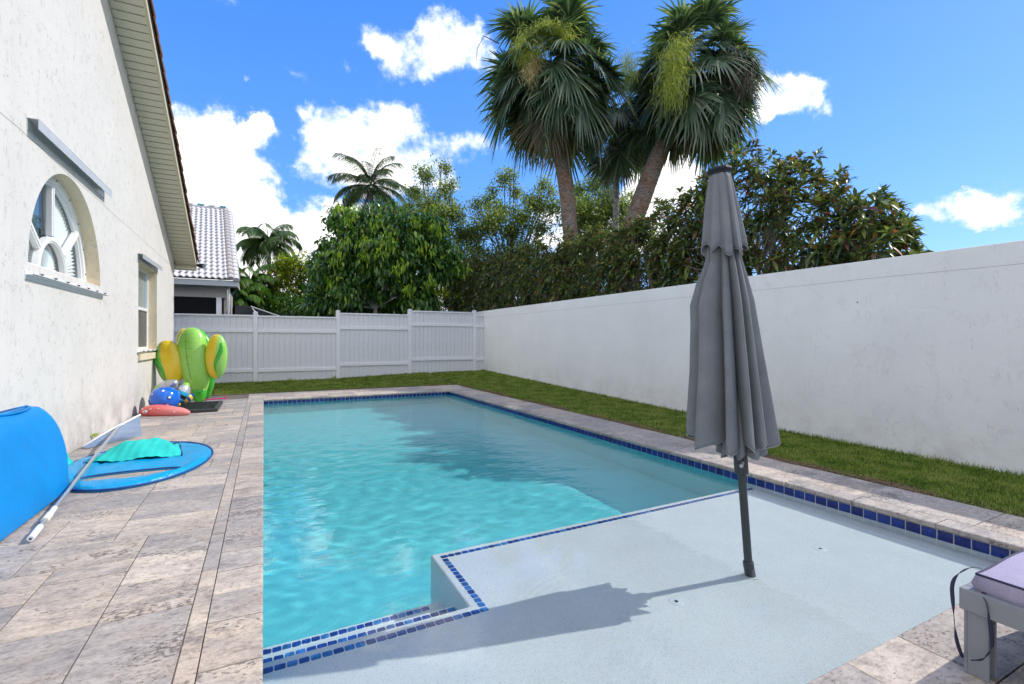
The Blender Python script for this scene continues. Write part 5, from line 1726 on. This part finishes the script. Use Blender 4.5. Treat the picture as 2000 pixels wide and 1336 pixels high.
def trunk_mat(name, c1, c2, hs=26.0):
    m, n, b = mat(name, 0.9, 0.1)
    g_ = n.n('ShaderNodeNewGeometry').outputs['Position']
    mp = n.n('ShaderNodeMapping', {'Vector': g_, 'Scale': (7.0, 7.0, hs)}).outputs[0]
    a = n.n('ShaderNodeTexNoise', {'Vector': mp, 'Scale': 1.0, 'Detail': 5.0, 'Roughness': 0.65}).outputs[0]
    b2 = n.n('ShaderNodeTexNoise', {'Vector': g_, 'Scale': 2.0, 'Detail': 3.0}).outputs[0]
    c = n.mix(n.ramp(b2, [(0.4, 0.0), (0.6, 1.0)]), c1, c2)
    c = n.mix(1.0, c, n.ramp(a, [(0.35, 0.45), (0.5, 0.95), (0.68, 1.6)]), 'MULTIPLY')
    setin(n, b, Base_Color=c, Normal=bump(n, a, 0.9, 0.05))
    return m


M_sabaltrunk = trunk_mat('sabal_trunk', (0.23, 0.145, 0.105), (0.22, 0.19, 0.165))
M_thin_trunk = trunk_mat('pale_palm_trunk', (0.36, 0.34, 0.31), (0.30, 0.29, 0.26), 10)
M_flower = leaf_mat('palm_flower', [(0.0, (0.30, 0.38, 0.07)), (0.6, (0.46, 0.52, 0.13)), (1.0, (0.62, 0.60, 0.28))], 0.4, 0.7, (1.1, 1.1, 0.6))
M_flower_dry = leaf_mat('dry_palm_flower', [(0.0, (0.42, 0.35, 0.17)), (1.0, (0.66, 0.58, 0.36))], 0.3, 0.8, (1.1, 1.0, 0.7))
M_flower_grey = leaf_mat('spent_palm_flower', [(0.0, (0.20, 0.17, 0.15)), (1.0, (0.40, 0.35, 0.32))], 0.2, 0.9, (1, 1, 1))


def strands(name, cpts, n, ln, m, parent, seed, wid=0.012, spread=0.22):
    """a hanging panicle: curled thin twigs along a drooping axis"""
    r = np.random.default_rng(seed)
    cp = np.array([tuple(p) for p in cpts])
    t = r.uniform(0, 1, n) * (len(cp) - 1)
    i = np.minimum(t.astype(int), len(cp) - 2); f = (t - i)[:, None]
    P = cp[i] * (1 - f) + cp[i + 1] * f + r.normal(0, spread, (n, 3)) * np.array([1, 1, 0.8])
    D = unit(r.normal(0, 1, (n, 3)) * np.array([1, 1, 0.8]) + np.array([0, 0, -0.35]))
    L = ln * r.uniform(0.5, 1.3, n)
    return leaves(name, P, D, L, np.full(n, wid), m, parent, 0.5, prof=((0, 0), (0.2, 1.0), (0.6, 0.8), (1.0, 0.0)), seed=seed)


fan_cache = {}
def sabal(label, trunk_scr, heart, R_, radii, nf, seed, m_tr, dead=6, el_lo=-1.0, grp='sabal palms behind the boundary wall'):
    pts = [scr(*p) for p in trunk_scr]
    base = pts[0].copy(); base.z = 0
    hp = scr(*heart)
    e = tag(empty('sabal_palm', (base.x, base.y, 0)), label, 'palm tree', grp)
    palm_trunk([base] + pts + [pts[-1].lerp(hp, 0.7)], radii, m_tr, e)
    r = random.Random(seed)
    golden = 2.39996
    for i in range(nf + dead):
        old = i >= nf
        if old: el = r.uniform(-1.25, -0.9); az_ = r.uniform(0, 2 * PI)
        else:
            s_ = (i + 0.5) / nf
            # even cover of a ball, a little denser low down
            el = math.asin(1 - s_ ** 1.12 * (1 - math.sin(el_lo)))
            az_ = i * golden + r.uniform(-0.2, 0.2)
        key = (round(el / 0.26), r.randint(0, 1), old, R_)
        if key not in fan_cache:
            fan_cache[key] = fan_mesh(key[0] * 0.26, 50 + len(fan_cache), R_ * (0.85 if old else 1), M_oldfrond if old else M_frond, 1.6 if old else 1.0)
        p = hp + Vector((math.cos(az_) * 0.16, math.sin(az_) * 0.16, 0.28 * math.sin(el)))
        o = link('frond', fan_cache[key], None, p, (r.uniform(-.25, .25), r.uniform(-.06, .06), az_))
        o.scale = (1, 1, 1) if not old else (0.9, 0.9, 0.9)
        s_ = r.uniform(0.74, 1.10); o.scale = (s_, s_, s_)
        at(e, o)
    for i in range(22):
        el = r.uniform(-0.7, 0.9); az_ = r.uniform(0, 2 * PI)
        if i > 14: az_ = math.atan2(-FW.y, -FW.x) + r.uniform(-0.9, 0.9); el = r.uniform(-0.5, 0.7)
        key = (round(el / 0.26), r.randint(0, 1), False, R_)
        if key not in fan_cache: fan_cache[key] = fan_mesh(key[0] * 0.26, 50 + len(fan_cache), R_, M_frond, 1.0)
        o = link('frond', fan_cache[key], None, hp, (r.uniform(-.4, .4), 0, az_)); s_ = r.uniform(0.45, 0.75); o.scale = (s_, s_, s_)
        at(e, o)
    return e, hp


def far(pts, d): return [(u, v, d) for u, v in pts]
p1, h1 = sabal('tallest sabal palm with a reddish trunk left of the leaning palm', far([(1120, 600), (1116, 480), (1108, 380), (1094, 300)], 19.5), (1081, 160, 19.5), 3.12, [0.33, 0.32, 0.30, 0.30, 0.28, 0.24], 74, 1, M_sabaltrunk)
at(p1, strands('flower_stalk', [scr(1018, 78, 17.5), scr(1065, 55, 17.3), scr(1105, 66, 17.5)], 1300, 0.30, M_flower, None, 1, spread=0.19, wid=0.02))
at(p1, strands('flower_stalk', [scr(1010, 92, 17.4), scr(1030, 115, 17.3), scr(1055, 90, 17.2)], 800, 0.30, M_flower, None, 2, spread=0.16, wid=0.02))
at(p1, strands('flower_stalk', [scr(1042, 116, 17.2), scr(1034, 155, 17.2)], 600, 0.25, M_flower_dry, None, 3, spread=0.14, wid=0.018))
p2, h2 = sabal('right hand sabal palm leaning to the right above the hedge', far([(1215, 500), (1238, 430), (1255, 385), (1273, 335), (1292, 290)], 20), (1362, 162, 20), 3.10, [0.40, 0.40, 0.39, 0.38, 0.36, 0.34, 0.28], 78, 2, M_sabaltrunk, dead=14)
at(p2, strands('flower_stalk', [scr(1335, 82, 17.9), scr(1318, 105, 17.7), scr(1312, 150, 17.7), scr(1316, 195, 17.8)], 2600, 0.36, M_flower, None, 4, spread=0.25, wid=0.014))
at(p2, strands('flower_stalk', [scr(1435, 115, 18), scr(1455, 150, 18), scr(1455, 175, 18)], 1000, 0.36, M_flower_grey, None, 5, spread=0.26, wid=0.018))
at(p2, strands('flower_stalk', [scr(1225, 105, 18.5), scr(1222, 150, 18.7)], 500, 0.36, M_flower, None, 6, spread=0.18, wid=0.016))
p3, h3 = sabal('smaller sabal palm with a thin pale trunk between the two taller ones', far([(1203, 600), (1203, 440), (1203, 340)], 23), (1212, 240, 23), 2.7, [0.15, 0.15, 0.15, 0.15, 0.13], 34, 3, M_thin_trunk, dead=4)
st_ = MB().tube([scr(975, 85, 18.6), scr(945, 70, 18.6), scr(932, 95, 18.5), scr(930, 120, 18.5)], [0.025, 0.018, 0.013, 0.008], 5)
at(p1, st_.build('bare_stalk', M_bark))


# --- feather palms
def feather_mesh(L_, elev, seed, m, nl=64, ll=0.5, droop=1.0, rad=0.02, w_=0.02):
    r = random.Random(seed); b = MB()
    pts = []; a = elev; p = Vector((0, 0, 0)); N = 16
    for i in range(N):
        pts.append(p.copy()); p = p + Vector((math.cos(a), 0, math.sin(a))) * L_ / N
        a -= droop * (0.05 + 0.012 * i)
    b.tube(pts, [rad * (1 - 0.8 * i / N) for i in range(N)], 4, cap=False)
    for s_ in (-1, 1):
        for i in range(nl):
            t = 0.14 + 0.85 * (i + r.uniform(0, .6)) / nl
            k_ = t * (N - 1); j = min(int(k_), N - 2); q = pts[j].lerp(pts[j + 1], k_ - j)
            tan = (pts[j + 1] - pts[j]).normalized()
            l_ = ll * (math.sin(PI * (0.12 + 0.82 * t)) ** 0.6) * r.uniform(0.85, 1.1)
            d = (tan * 0.75 + Vector((0, s_, 0)) * 1.0 + Vector((0, 0, r.uniform(-.15, .25)))).normalized()
            side = d.cross(Vector((0, 0, 1))).normalized()
            vs = []
            for (tt, wf) in ((0, .5), (.4, 1), (.75, .7)):
                c_ = q + d * l_ * tt; c_.z -= 0.95 * l_ * tt ** 1.8 * droop
                vs += [c_ - side * w_ * wf, c_ + side * w_ * wf]
            c_ = q + d * l_; c_.z -= 0.95 * l_ * droop; vs.append(c_)
            b.add(vs, [(0, 1, 3, 2), (2, 3, 5, 4), (4, 5, 6)])
    return b.mesh('frond', m, fix=False)


def feather_palm(label, name, u, v, d, v_base_r, L_, nf, seed, m, mt, rad, els=(-0.5, 1.35), ll=0.5, grp=None, u_base=None, droop=1.0):
    hp = scr(u, v, d)
    base = scr(u_base or u, 664, d); base.z = 0
    e = tag(empty(name, (base.x, base.y, 0)), label, 'palm tree', grp)
    palm_trunk([base, base.lerp(hp, 0.5) + Vector((0.1, 0, 0)), hp], [rad * 1.2, rad, rad * 0.8], mt, e, n=10, step=0.2)
    r = random.Random(seed)
    for i in range(nf):
        el = els[1] - (els[1] - els[0]) * ((i + 0.5) / nf) ** 0.9
        az_ = i * 2.39996 + r.uniform(-.25, .25)
        me = feather_mesh(L_ * r.uniform(0.85, 1.05), el, seed * 100 + i, m, ll=ll, droop=droop)
        o = link('frond', me, None, hp, (0, 0, az_)); at(e, o)
    return e


M_cocos = leaf_mat('coconut_leaflet', [(0.0, (0.035, 0.06, 0.035)), (0.6, (0.08, 0.125, 0.05)), (1.0, (0.15, 0.16, 0.05))], 0.25, 0.35)
M_queen = leaf_mat('queen_leaflet', [(0.0, (0.05, 0.095, 0.035)), (0.7, (0.11, 0.18, 0.06)), (1.0, (0.13, 0.20, 0.05))], 0.3, 0.4)
M_areca = leaf_mat('areca_leaflet', [(0.0, (0.04, 0.11, 0.015)), (0.7, (0.10, 0.22, 0.03)), (1.0, (0.24, 0.30, 0.05))], 0.4, 0.4)
feather_palm('coconut palm with arching fronds rising behind the dark leafy tree', 'coconut_palm', 724, 362, 30, 0, 3.0, 25, 11, M_cocos, M_thin_trunk, 0.16, (-0.55, 1.5), 0.80, u_base=740, droop=0.68)
feather_palm('queen palm with a slim pale trunk right of the neighbouring roof', 'queen_palm', 524, 476, 26, 0, 2.0, 21, 12, M_queen, M_thin_trunk, 0.12, (-0.3, 1.5), 0.62, u_base=526, droop=0.95)
feather_palm('low bright green palm just right of the neighbouring house', 'areca_palm', 488, 552, 23, 0, 1.7, 16, 13, M_areca, M_palebark, 0.06, (-0.4, 1.4), 0.50, u_base=492, droop=0.9)
feather_palm('small palm clump half hidden beside the dark pool enclosure', 'areca_palm', 470, 585, 22, 0, 1.2, 12, 14, M_areca, M_palebark, 0.05, (-0.2, 1.4), 0.42, droop=0.9)
feather_palm('feathery palm low behind the fence under the queen palm', 'areca_palm', 520, 578, 24, 0, 1.4, 12, 15, M_areca, M_palebark, 0.05, (-0.2, 1.4), 0.45, droop=0.9)


# --- broadleaf trees
def tree(name, label, blobs, d, trunk_u, nleaf, L_, W_, m, seed, clump=30, crad=0.3, droop=0.5, dirs='down', trunk_r=0.14, m_tr=None, cat='tree', shell=0.62, inner=0.25, prof=((0.0, 0.0), (0.45, 1.0), (1.0, 0.0)), limbs=True, twigs=0, grp=None, depth=1.0, fray=0.0):
    r = np.random.default_rng(seed)
    base = scr(trunk_u, 664, d); base.z = 0
    e = tag(empty(name, (base.x, base.y, 0)), label, cat, grp)
    C = np.array([tuple(scr(u, v, d + (r.uniform(-1, 1) * rr * d / 947 * 0.9 * depth))) for (u, v, rr) in blobs])
    Rr = np.array([rr * d / 947. for (_, _, rr) in blobs])
    wgt = Rr ** 2 / (Rr ** 2).sum()
    nc = nleaf // clump
    bi = r.choice(len(blobs), nc, p=wgt)
    dv = unit(r.normal(0, 1, (nc, 3)))
    rad = np.where(r.uniform(0, 1, nc) < inner, r.uniform(0.2, shell, nc), r.uniform(shell, 1.02 + fray * r.uniform(0, 1, nc) ** 3, nc))
    cc = C[bi] + dv * (Rr[bi] * rad)[:, None] * np.array([1, 1, 0.95])
    ci = np.repeat(np.arange(nc), clump)
    P = cc[ci] + r.normal(0, crad / 2, (len(ci), 3))
    if dirs == 'down':
        D = unit(dv[ci] * 0.5 + r.normal(0, 0.45, (len(ci), 3)) + np.array([0, 0, -0.55]))
    elif dirs == 'out':
        D = unit(dv[ci] * 0.8 + r.normal(0, 0.6, (len(ci), 3)))
    else:
        D = unit(r.normal(0, 1, (len(ci), 3)))
    L = L_ * r.uniform(0.65, 1.25, len(ci))
    leaves('crown', P, D, L, L * (W_ / L_), m, e, droop, seed=seed, prof=prof)
    mt = m_tr or M_bark
    top = Vector(C.mean(0)); fork = base.lerp(top, 0.55); fork.z = max(fork.z, 1.0)
    at(e, MB().tube([base, base.lerp(fork, 0.5) + Vector((0.06, 0, 0)), fork], [trunk_r, trunk_r * 0.8, trunk_r * 0.65], 9).build('trunk', mt, smooth=True))
    if limbs:
        lb_ = MB(); rr_ = random.Random(seed)
        for c_, q in zip(C, Rr):
            c_ = Vector(c_)
            mid = fork.lerp(c_, 0.55) + Vector((rr_.uniform(-.3, .3), rr_.uniform(-.3, .3), rr_.uniform(-.1, .3))) * q
            lb_.tube([fork, mid, c_, c_ + Vector((rr_.uniform(-.4, .4), 0, 0.6)) * q], [trunk_r * 0.45, trunk_r * 0.28, trunk_r * 0.14, trunk_r * 0.05], 5, cap=False)
            for k_ in range(twigs):
                v_ = Vector((rr_.uniform(-1, 1), rr_.uniform(-1, 1), rr_.uniform(-.3, 1))).normalized() * q
                lb_.tube([mid.lerp(c_, rr_.uniform(0.3, 1)), c_ + v_ * 0.5 + Vector((0, 0, rr_.uniform(-.1, .1))), c_ + v_ * 0.98], [trunk_r * 0.12, trunk_r * 0.07, trunk_r * 0.03], 4, cap=False)
        at(e, lb_.build('limbs', mt, smooth=True, fix=False))
    return e


M_dkleaf = leaf_mat('dark_glossy_leaf', [(0.0, (0.028, 0.07, 0.02)), (0.5, (0.055, 0.14, 0.03)), (0.84, (0.11, 0.24, 0.035)), (0.94, (0.20, 0.34, 0.03)), (1.0, (0.36, 0.44, 0.04))], 0.28, 0.28, spec=0.6)
M_ylleaf = leaf_mat('yellow_green_leaf', [(0.0, (0.07, 0.13, 0.015)), (0.5, (0.20, 0.28, 0.025)), (0.85, (0.42, 0.44, 0.035)), (1.0, (0.55, 0.48, 0.04))], 0.4, 0.4)
M_oakleaf = leaf_mat('olive_leaf', [(0.0, (0.09, 0.125, 0.045)), (0.5, (0.19, 0.24, 0.09)), (0.85, (0.34, 0.38, 0.17)), (1.0, (0.38, 0.32, 0.15))], 0.5, 0.4)
M_fresh = leaf_mat('fresh_leaf_tuft', [(0.0, (0.10, 0.22, 0.02)), (0.6, (0.26, 0.38, 0.03)), (1.0, (0.42, 0.46, 0.04))], 0.45, 0.35)

dk_b = [(668, 425, 26), (700, 445, 40), (745, 432, 36), (790, 440, 40), (835, 455, 38), (862, 490, 34), (668, 480, 42), (640, 520, 34), (628, 565, 30), (700, 520, 55), (760, 500, 55), (820, 525, 52), (875, 525, 28), (680, 570, 44), (750, 570, 55), (815, 580, 38), (620, 595, 24), (770, 410, 20), (850, 425, 18)]
dt = tree('broadleaf_tree', 'dense dark green tree with drooping leaves at the middle of the fence', dk_b, 20.5, 718, 26000, 0.22, 0.11, M_dkleaf, 21, clump=26, crad=0.24, droop=0.5, trunk_r=0.13, m_tr=M_palebark)
r = np.random.default_rng(77)
cc = np.array([tuple(scr(u, v, 19.4 + q)) for u, v, q in ((665, 402, .3), (688, 412, .2), (682, 435, -.4), (745, 415, .1), (790, 412, .2), (845, 408, .6), (846, 435, .2), (860, 445, .3), (758, 455, -.7), (735, 432, -.3), (812, 428, -.2), (708, 470, -.8), (760, 475, -.9), (655, 500, -.3), (745, 485, -.9), (838, 545, -.4), (905, 520, .3), (710, 500, -1), (780, 520, -1), (670, 470, -.5), (830, 480, -.5), (800, 560, -.8), (650, 545, -.4))])
ci = np.repeat(np.arange(len(cc)), 26)
P = cc[ci] + r.normal(0, 0.16, (len(ci), 3))
leaves('new_leaf_tufts', P, unit(r.normal(0, .5, (len(ci), 3)) + np.array([0, -.2, -0.8])), r.uniform(.16, .30, len(ci)), r.uniform(.06, .10, len(ci)), M_fresh, dt, 0.4, seed=5)

tree('broadleaf_tree', 'rounded yellow green tree between the queen palm and the dark tree', [(562, 522, 24), (590, 515, 22), (540, 545, 24), (603, 545, 24), (570, 555, 30), (540, 590, 24), (585, 590, 30), (612, 590, 20), (550, 512, 12)], 24, 575, 8000, 0.17, 0.075, M_ylleaf, 22, clump=20, crad=0.25, droop=0.5, dirs='out', trunk_r=0.1)
air = [
    ('slender airy tree just right of the coconut palm', [(835, 345, 20), (822, 332, 12), (872, 330, 14), (862, 322, 8), (812, 378, 24), (868, 372, 22), (885, 360, 12), (840, 405, 30), (800, 410, 22), (888, 415, 28), (860, 450, 36), (905, 460, 30), (825, 445, 24), (880, 500, 40), (915, 520, 36), (850, 420, 40), (890, 560, 36), (820, 480, 36), (840, 540, 36)], 850, 26, 31),
    ('airy tree with a tall twig left of the tallest sabal palm', [(962, 372, 14), (952, 392, 18), (995, 338, 14), (985, 352, 20), (1003, 345, 10), (1010, 378, 20), (975, 415, 30), (1035, 395, 24), (1062, 358, 16), (1075, 372, 16), (1080, 405, 24), (945, 445, 32), (1000, 455, 36), (1055, 445, 34), (930, 490, 32), (975, 505, 36), (1030, 490, 40), (930, 400, 20), (960, 430, 40), (1020, 425, 36), (1050, 400, 34), (920, 460, 36), (1000, 520, 40)], 1000, 27, 32),
    ('airy tree behind the thin pale palm trunk', [(1130, 372, 20), (1160, 362, 22), (1145, 400, 28), (1185, 385, 26), (1178, 352, 12), (1215, 400, 22), (1235, 380, 14), (1165, 435, 34), (1120, 440, 30), (1215, 435, 26), (1240, 415, 20), (1150, 475, 40), (1140, 420, 40), (1190, 410, 36), (1110, 400, 30), (1210, 450, 34)], 1160, 28, 33)]
for (lab, bl_, tu, d_, sd_) in air:
    tree('airy_tree', lab, bl_, d_, tu, 24000, 0.13, 0.085, M_oakleaf, sd_, clump=10, crad=0.30, droop=0.2, dirs='any', trunk_r=0.12, inner=0.45, shell=0.45, twigs=5, grp='airy olive trees behind the hedge', fray=0.35, prof=((0, 0), (0.5, 1.0), (1, 0)))
for k_, (lab, bl_, d_, mm, sd_, nn) in enumerate([
        ('dark green shrub low behind the fence under the yellow green tree', [(545, 600, 28), (580, 600, 30), (615, 605, 26)], 22.5, M_dkleaf, 41, 3500),
        ('olive shrub behind the fence below the airy tree', [(815, 580, 26), (850, 565, 30), (885, 585, 28), (840, 600, 26)], 24, M_ylleaf, 42, 4200),
        ('dark shrub behind the fence right of the dark leafy tree', [(790, 605, 22), (895, 575, 30), (920, 600, 24), (905, 550, 26)], 25.5, M_oakleaf, 43, 5500),
        ('dark green shrub beside the dark pool enclosure', [(505, 595, 26), (490, 575, 20), (450, 590, 22), (470, 610, 20)], 25, M_dkleaf, 44, 3500),
        ('broad dark shrub behind the fence under the dark tree', [(660, 605, 28), (700, 608, 28), (745, 605, 30)], 22.0, M_dkleaf, 45, 4200)]):
    tree('shrub', lab, bl_, d_, bl_[0][0] + 15, nn, 0.16, 0.07, mm, sd_, clump=20, crad=0.25, droop=0.4, dirs='out', trunk_r=0.05, cat='shrub', depth=0.6)

# --- croton hedge behind the boundary wall: lance leaves in whorls at the ends of pale twigs
M_croton = leaf_mat('croton_leaf', [(0.0, (0.035, 0.06, 0.03)), (0.35, (0.065, 0.10, 0.04)), (0.62, (0.14, 0.19, 0.055)), (0.86, (0.24, 0.29, 0.07)), (0.93, (0.15, 0.07, 0.055)), (0.975, (0.24, 0.08, 0.05)), (1.0, (0.45, 0.24, 0.04))], 0.25, 0.4, (1.1, 1.1, 0.6), 0.45)
M_twig = plain('pale_twig', (0.30, 0.26, 0.21), 0.8, 0.1, 0.2)
HXc = 8.65
hy = [3.6, 3.8, 4.16, 4.87, 5.45, 6.1, 6.9, 7.6, 8.3, 9.8, 11.8, 14.8, 19.2, 22.5]
hz = [2.5, 3.3, 3.95, 4.55, 5.10, 5.25, 5.30, 5.05, 4.85, 4.75, 4.75, 4.95, 5.35, 5.4]


def croton(label, yc, half, nwh, seed, xd=0.85, zlo=2.2, zpeak=0.0, leafL=0.235):
    r = np.random.default_rng(seed)
    e = tag(empty('croton_shrub', (HXc, yc, 0)), label, 'shrub', 'croton shrubs in the hedge behind the boundary wall')
    W_ = []
    while len(W_) < nwh:
        y = yc + r.uniform(-1, 1) * half; x = r.uniform(-1, 1); 
        ztop = np.interp(y, hy, hz) - 0.16 + 0.16 * math.sin(y * 5.1) + 0.14 * math.sin(y * 11.3 + x * 3) + r.normal(0, 0.10)
        s_ = abs(x) ** 2.2
        zt__ = ztop - s_ * 1.1
        z = zlo + (zt__ - zlo) * r.uniform(0, 1) ** 0.8
        # keep mostly to the outside
        ds = min((zt__ - z), (1 - abs(x)) * 1.4)
        if ds > 0.5 and r.uniform() < 0.72: continue
        if math.sin(y * 3.7 + 1) + math.sin(z * 4.3 + y) + math.sin(y * 8.1 - z * 2.2) > 1.35: continue
        W_.append((HXc + x * xd, y, z, x, ds))
    W_ = np.array(W_)
    C = W_[:, :3]
    # whorl axis: outwards and up
    ax = np.stack([W_[:, 3] * 1.0, (W_[:, 1] - yc) / half * 0.45, 0.35 + 0.9 * (C[:, 2] - zlo) / 3.0], 1) + r.normal(0, 0.35, (nwh, 3))
    ax = unit(ax)
    nl = 16
    ci = np.repeat(np.arange(nwh), nl)
    k_ = np.tile(np.arange(nl), nwh)
    t1 = unit(np.cross(ax, np.array([0.3, 0.2, 1.0]))); t2 = np.cross(ax, t1)
    ph = k_ * 2.39996 + np.repeat(r.uniform(0, 6, nwh), nl)
    tilt = 0.35 + 1.25 * (k_ / nl) + r.normal(0, 0.12, len(ci))
    D = ax[ci] * np.cos(tilt)[:, None] + (t1[ci] * np.cos(ph)[:, None] + t2[ci] * np.sin(ph)[:, None]) * np.sin(tilt)[:, None]
    P = C[ci] - ax[ci] * (0.13 * k_ / nl)[:, None]
    L = leafL * (0.6 + 0.5 * (k_ / nl)) * r.uniform(0.75, 1.2, len(ci)) * np.repeat(r.uniform(0.8, 1.25, nwh), nl)
    leaves('foliage', P, D, L, L * 0.27, M_croton, e, 0.35, roll=0.6, prof=((0, 0), (0.3, 0.85), (0.62, 0.95), (1.0, 0.0)), fold=0.35, seed=seed)
    tw = MB(); rr_ = random.Random(seed)
    stems = []
    for i in range(7):
        a = rr_.uniform(0, 2 * PI)
        b0 = Vector((HXc + rr_.uniform(-.15, .15), yc + rr_.uniform(-.5, .5) * half, 0))
        m1 = b0 + Vector((0.25 * math.cos(a), half * 0.3 * math.sin(a), 2.1))
        zt__ = float(np.interp(b0.y, hy, hz))
        ty_ = yc + rr_.uniform(-.6, .6) * half; tp_ = Vector((HXc + rr_.uniform(-.5, .5), ty_, float(np.interp(ty_, hy, hz)) * 0.72))
        tw.tube([b0, m1, m1.lerp(tp_, 0.5) + Vector((rr_.uniform(-.15, .15), rr_.uniform(-.15, .15), 0)), tp_], [0.04, 0.03, 0.02, 0.01], 5, cap=False)
        stems.append((m1, tp_))
    for i in range(0, nwh, 2):
        c_ = Vector(C[i]); s0, s1 = min(stems, key=lambda q: ((q[0].lerp(q[1], .5)) - c_).length)
        o_ = s0.lerp(s1, rr_.uniform(0.0, 0.8))
        v_ = c_ - o_
        if v_.length > 1.5: o_ = c_ - v_.normalized() * rr_.uniform(0.7, 1.3)
        m_ = o_.lerp(c_, 0.5) + Vector((rr_.uniform(-.12, .12), rr_.uniform(-.12, .12), -0.06))
        tw.tube([o_, m_, c_], [0.011, 0.008, 0.004], 4, cap=False)
    at(e, tw.build('twigs', M_twig, smooth=True, fix=False))
    return e


croton('tall spreading croton shrub behind the wall to the right of the parasol', 5.75, 2.05, 640, 61, leafL=0.24)
croton('bushy croton shrub directly behind the parasol top', 8.6, 1.35, 430, 62, leafL=0.25)
croton('croton shrub behind the wall beneath the leaning palm', 10.9, 1.35, 450, 63)
croton('dark croton shrub in the hedge just right of the reddish palm trunk', 13.3, 1.35, 470, 64)
croton('croton shrub in the hedge at the foot of the tallest palm', 15.8, 1.45, 460, 65)
croton('croton shrub behind the far end of the white wall', 18.3, 1.4, 470, 66, leafL=0.23)
croton('leftmost croton shrub beyond the corner of wall and fence', 20.9, 1.5, 480, 67, xd=1.1, zlo=1.6, leafL=0.24)
# low bright croton leaves just over the coping of the wall, right end
# weed beside the house
r = np.random.default_rng(9)
P = np.tile([-2.11, 8.75, 0.02], (14, 1)) + r.normal(0, 0.02, (14, 3)); P[:, 2] = 0.02 + r.uniform(0, 0.05, 14)
leaves('weed_leaf', P, unit(r.normal(0, 1, (14, 3)) + np.array([0.4, 0, 0.8])), r.uniform(0.04, 0.08, 14), r.uniform(0.02, 0.035, 14), M_fresh, wd, 0.2)
for (x_, y_, lab) in ((0.75, 17.05, 'spindly weed at the foot of the second fence panel'), (2.12, 17.05, 'small tuft of tall grass at the foot of the second fence post')):
    e = tag(empty('weed', (x_, y_, lawn_z(x_, y_))), lab, 'weed')
    P = np.tile([x_, y_, lawn_z(x_, y_)], (12, 1)) + r.normal(0, 0.03, (12, 3)) * np.array([1, 1, 0])
    leaves('weed_leaf', P, unit(r.normal(0, 0.5, (12, 3)) + np.array([0, 0, 1.0])), r.uniform(0.12, 0.26, 12), r.uniform(0.015, 0.03, 12), M_grass, e, 0.3)

# everything under water can receive the sun through the ripples
def under(o):
    o.cycles.is_caustics_receiver = True
    for c_ in o.children: under(c_)
for o in list(COL.objects):
    if o.name.startswith(('swimming_pool', 'return_jet')): under(o)
for o in um.children:
    if o.name.startswith(('pole', 'floor')): o.cycles.is_caustics_receiver = True
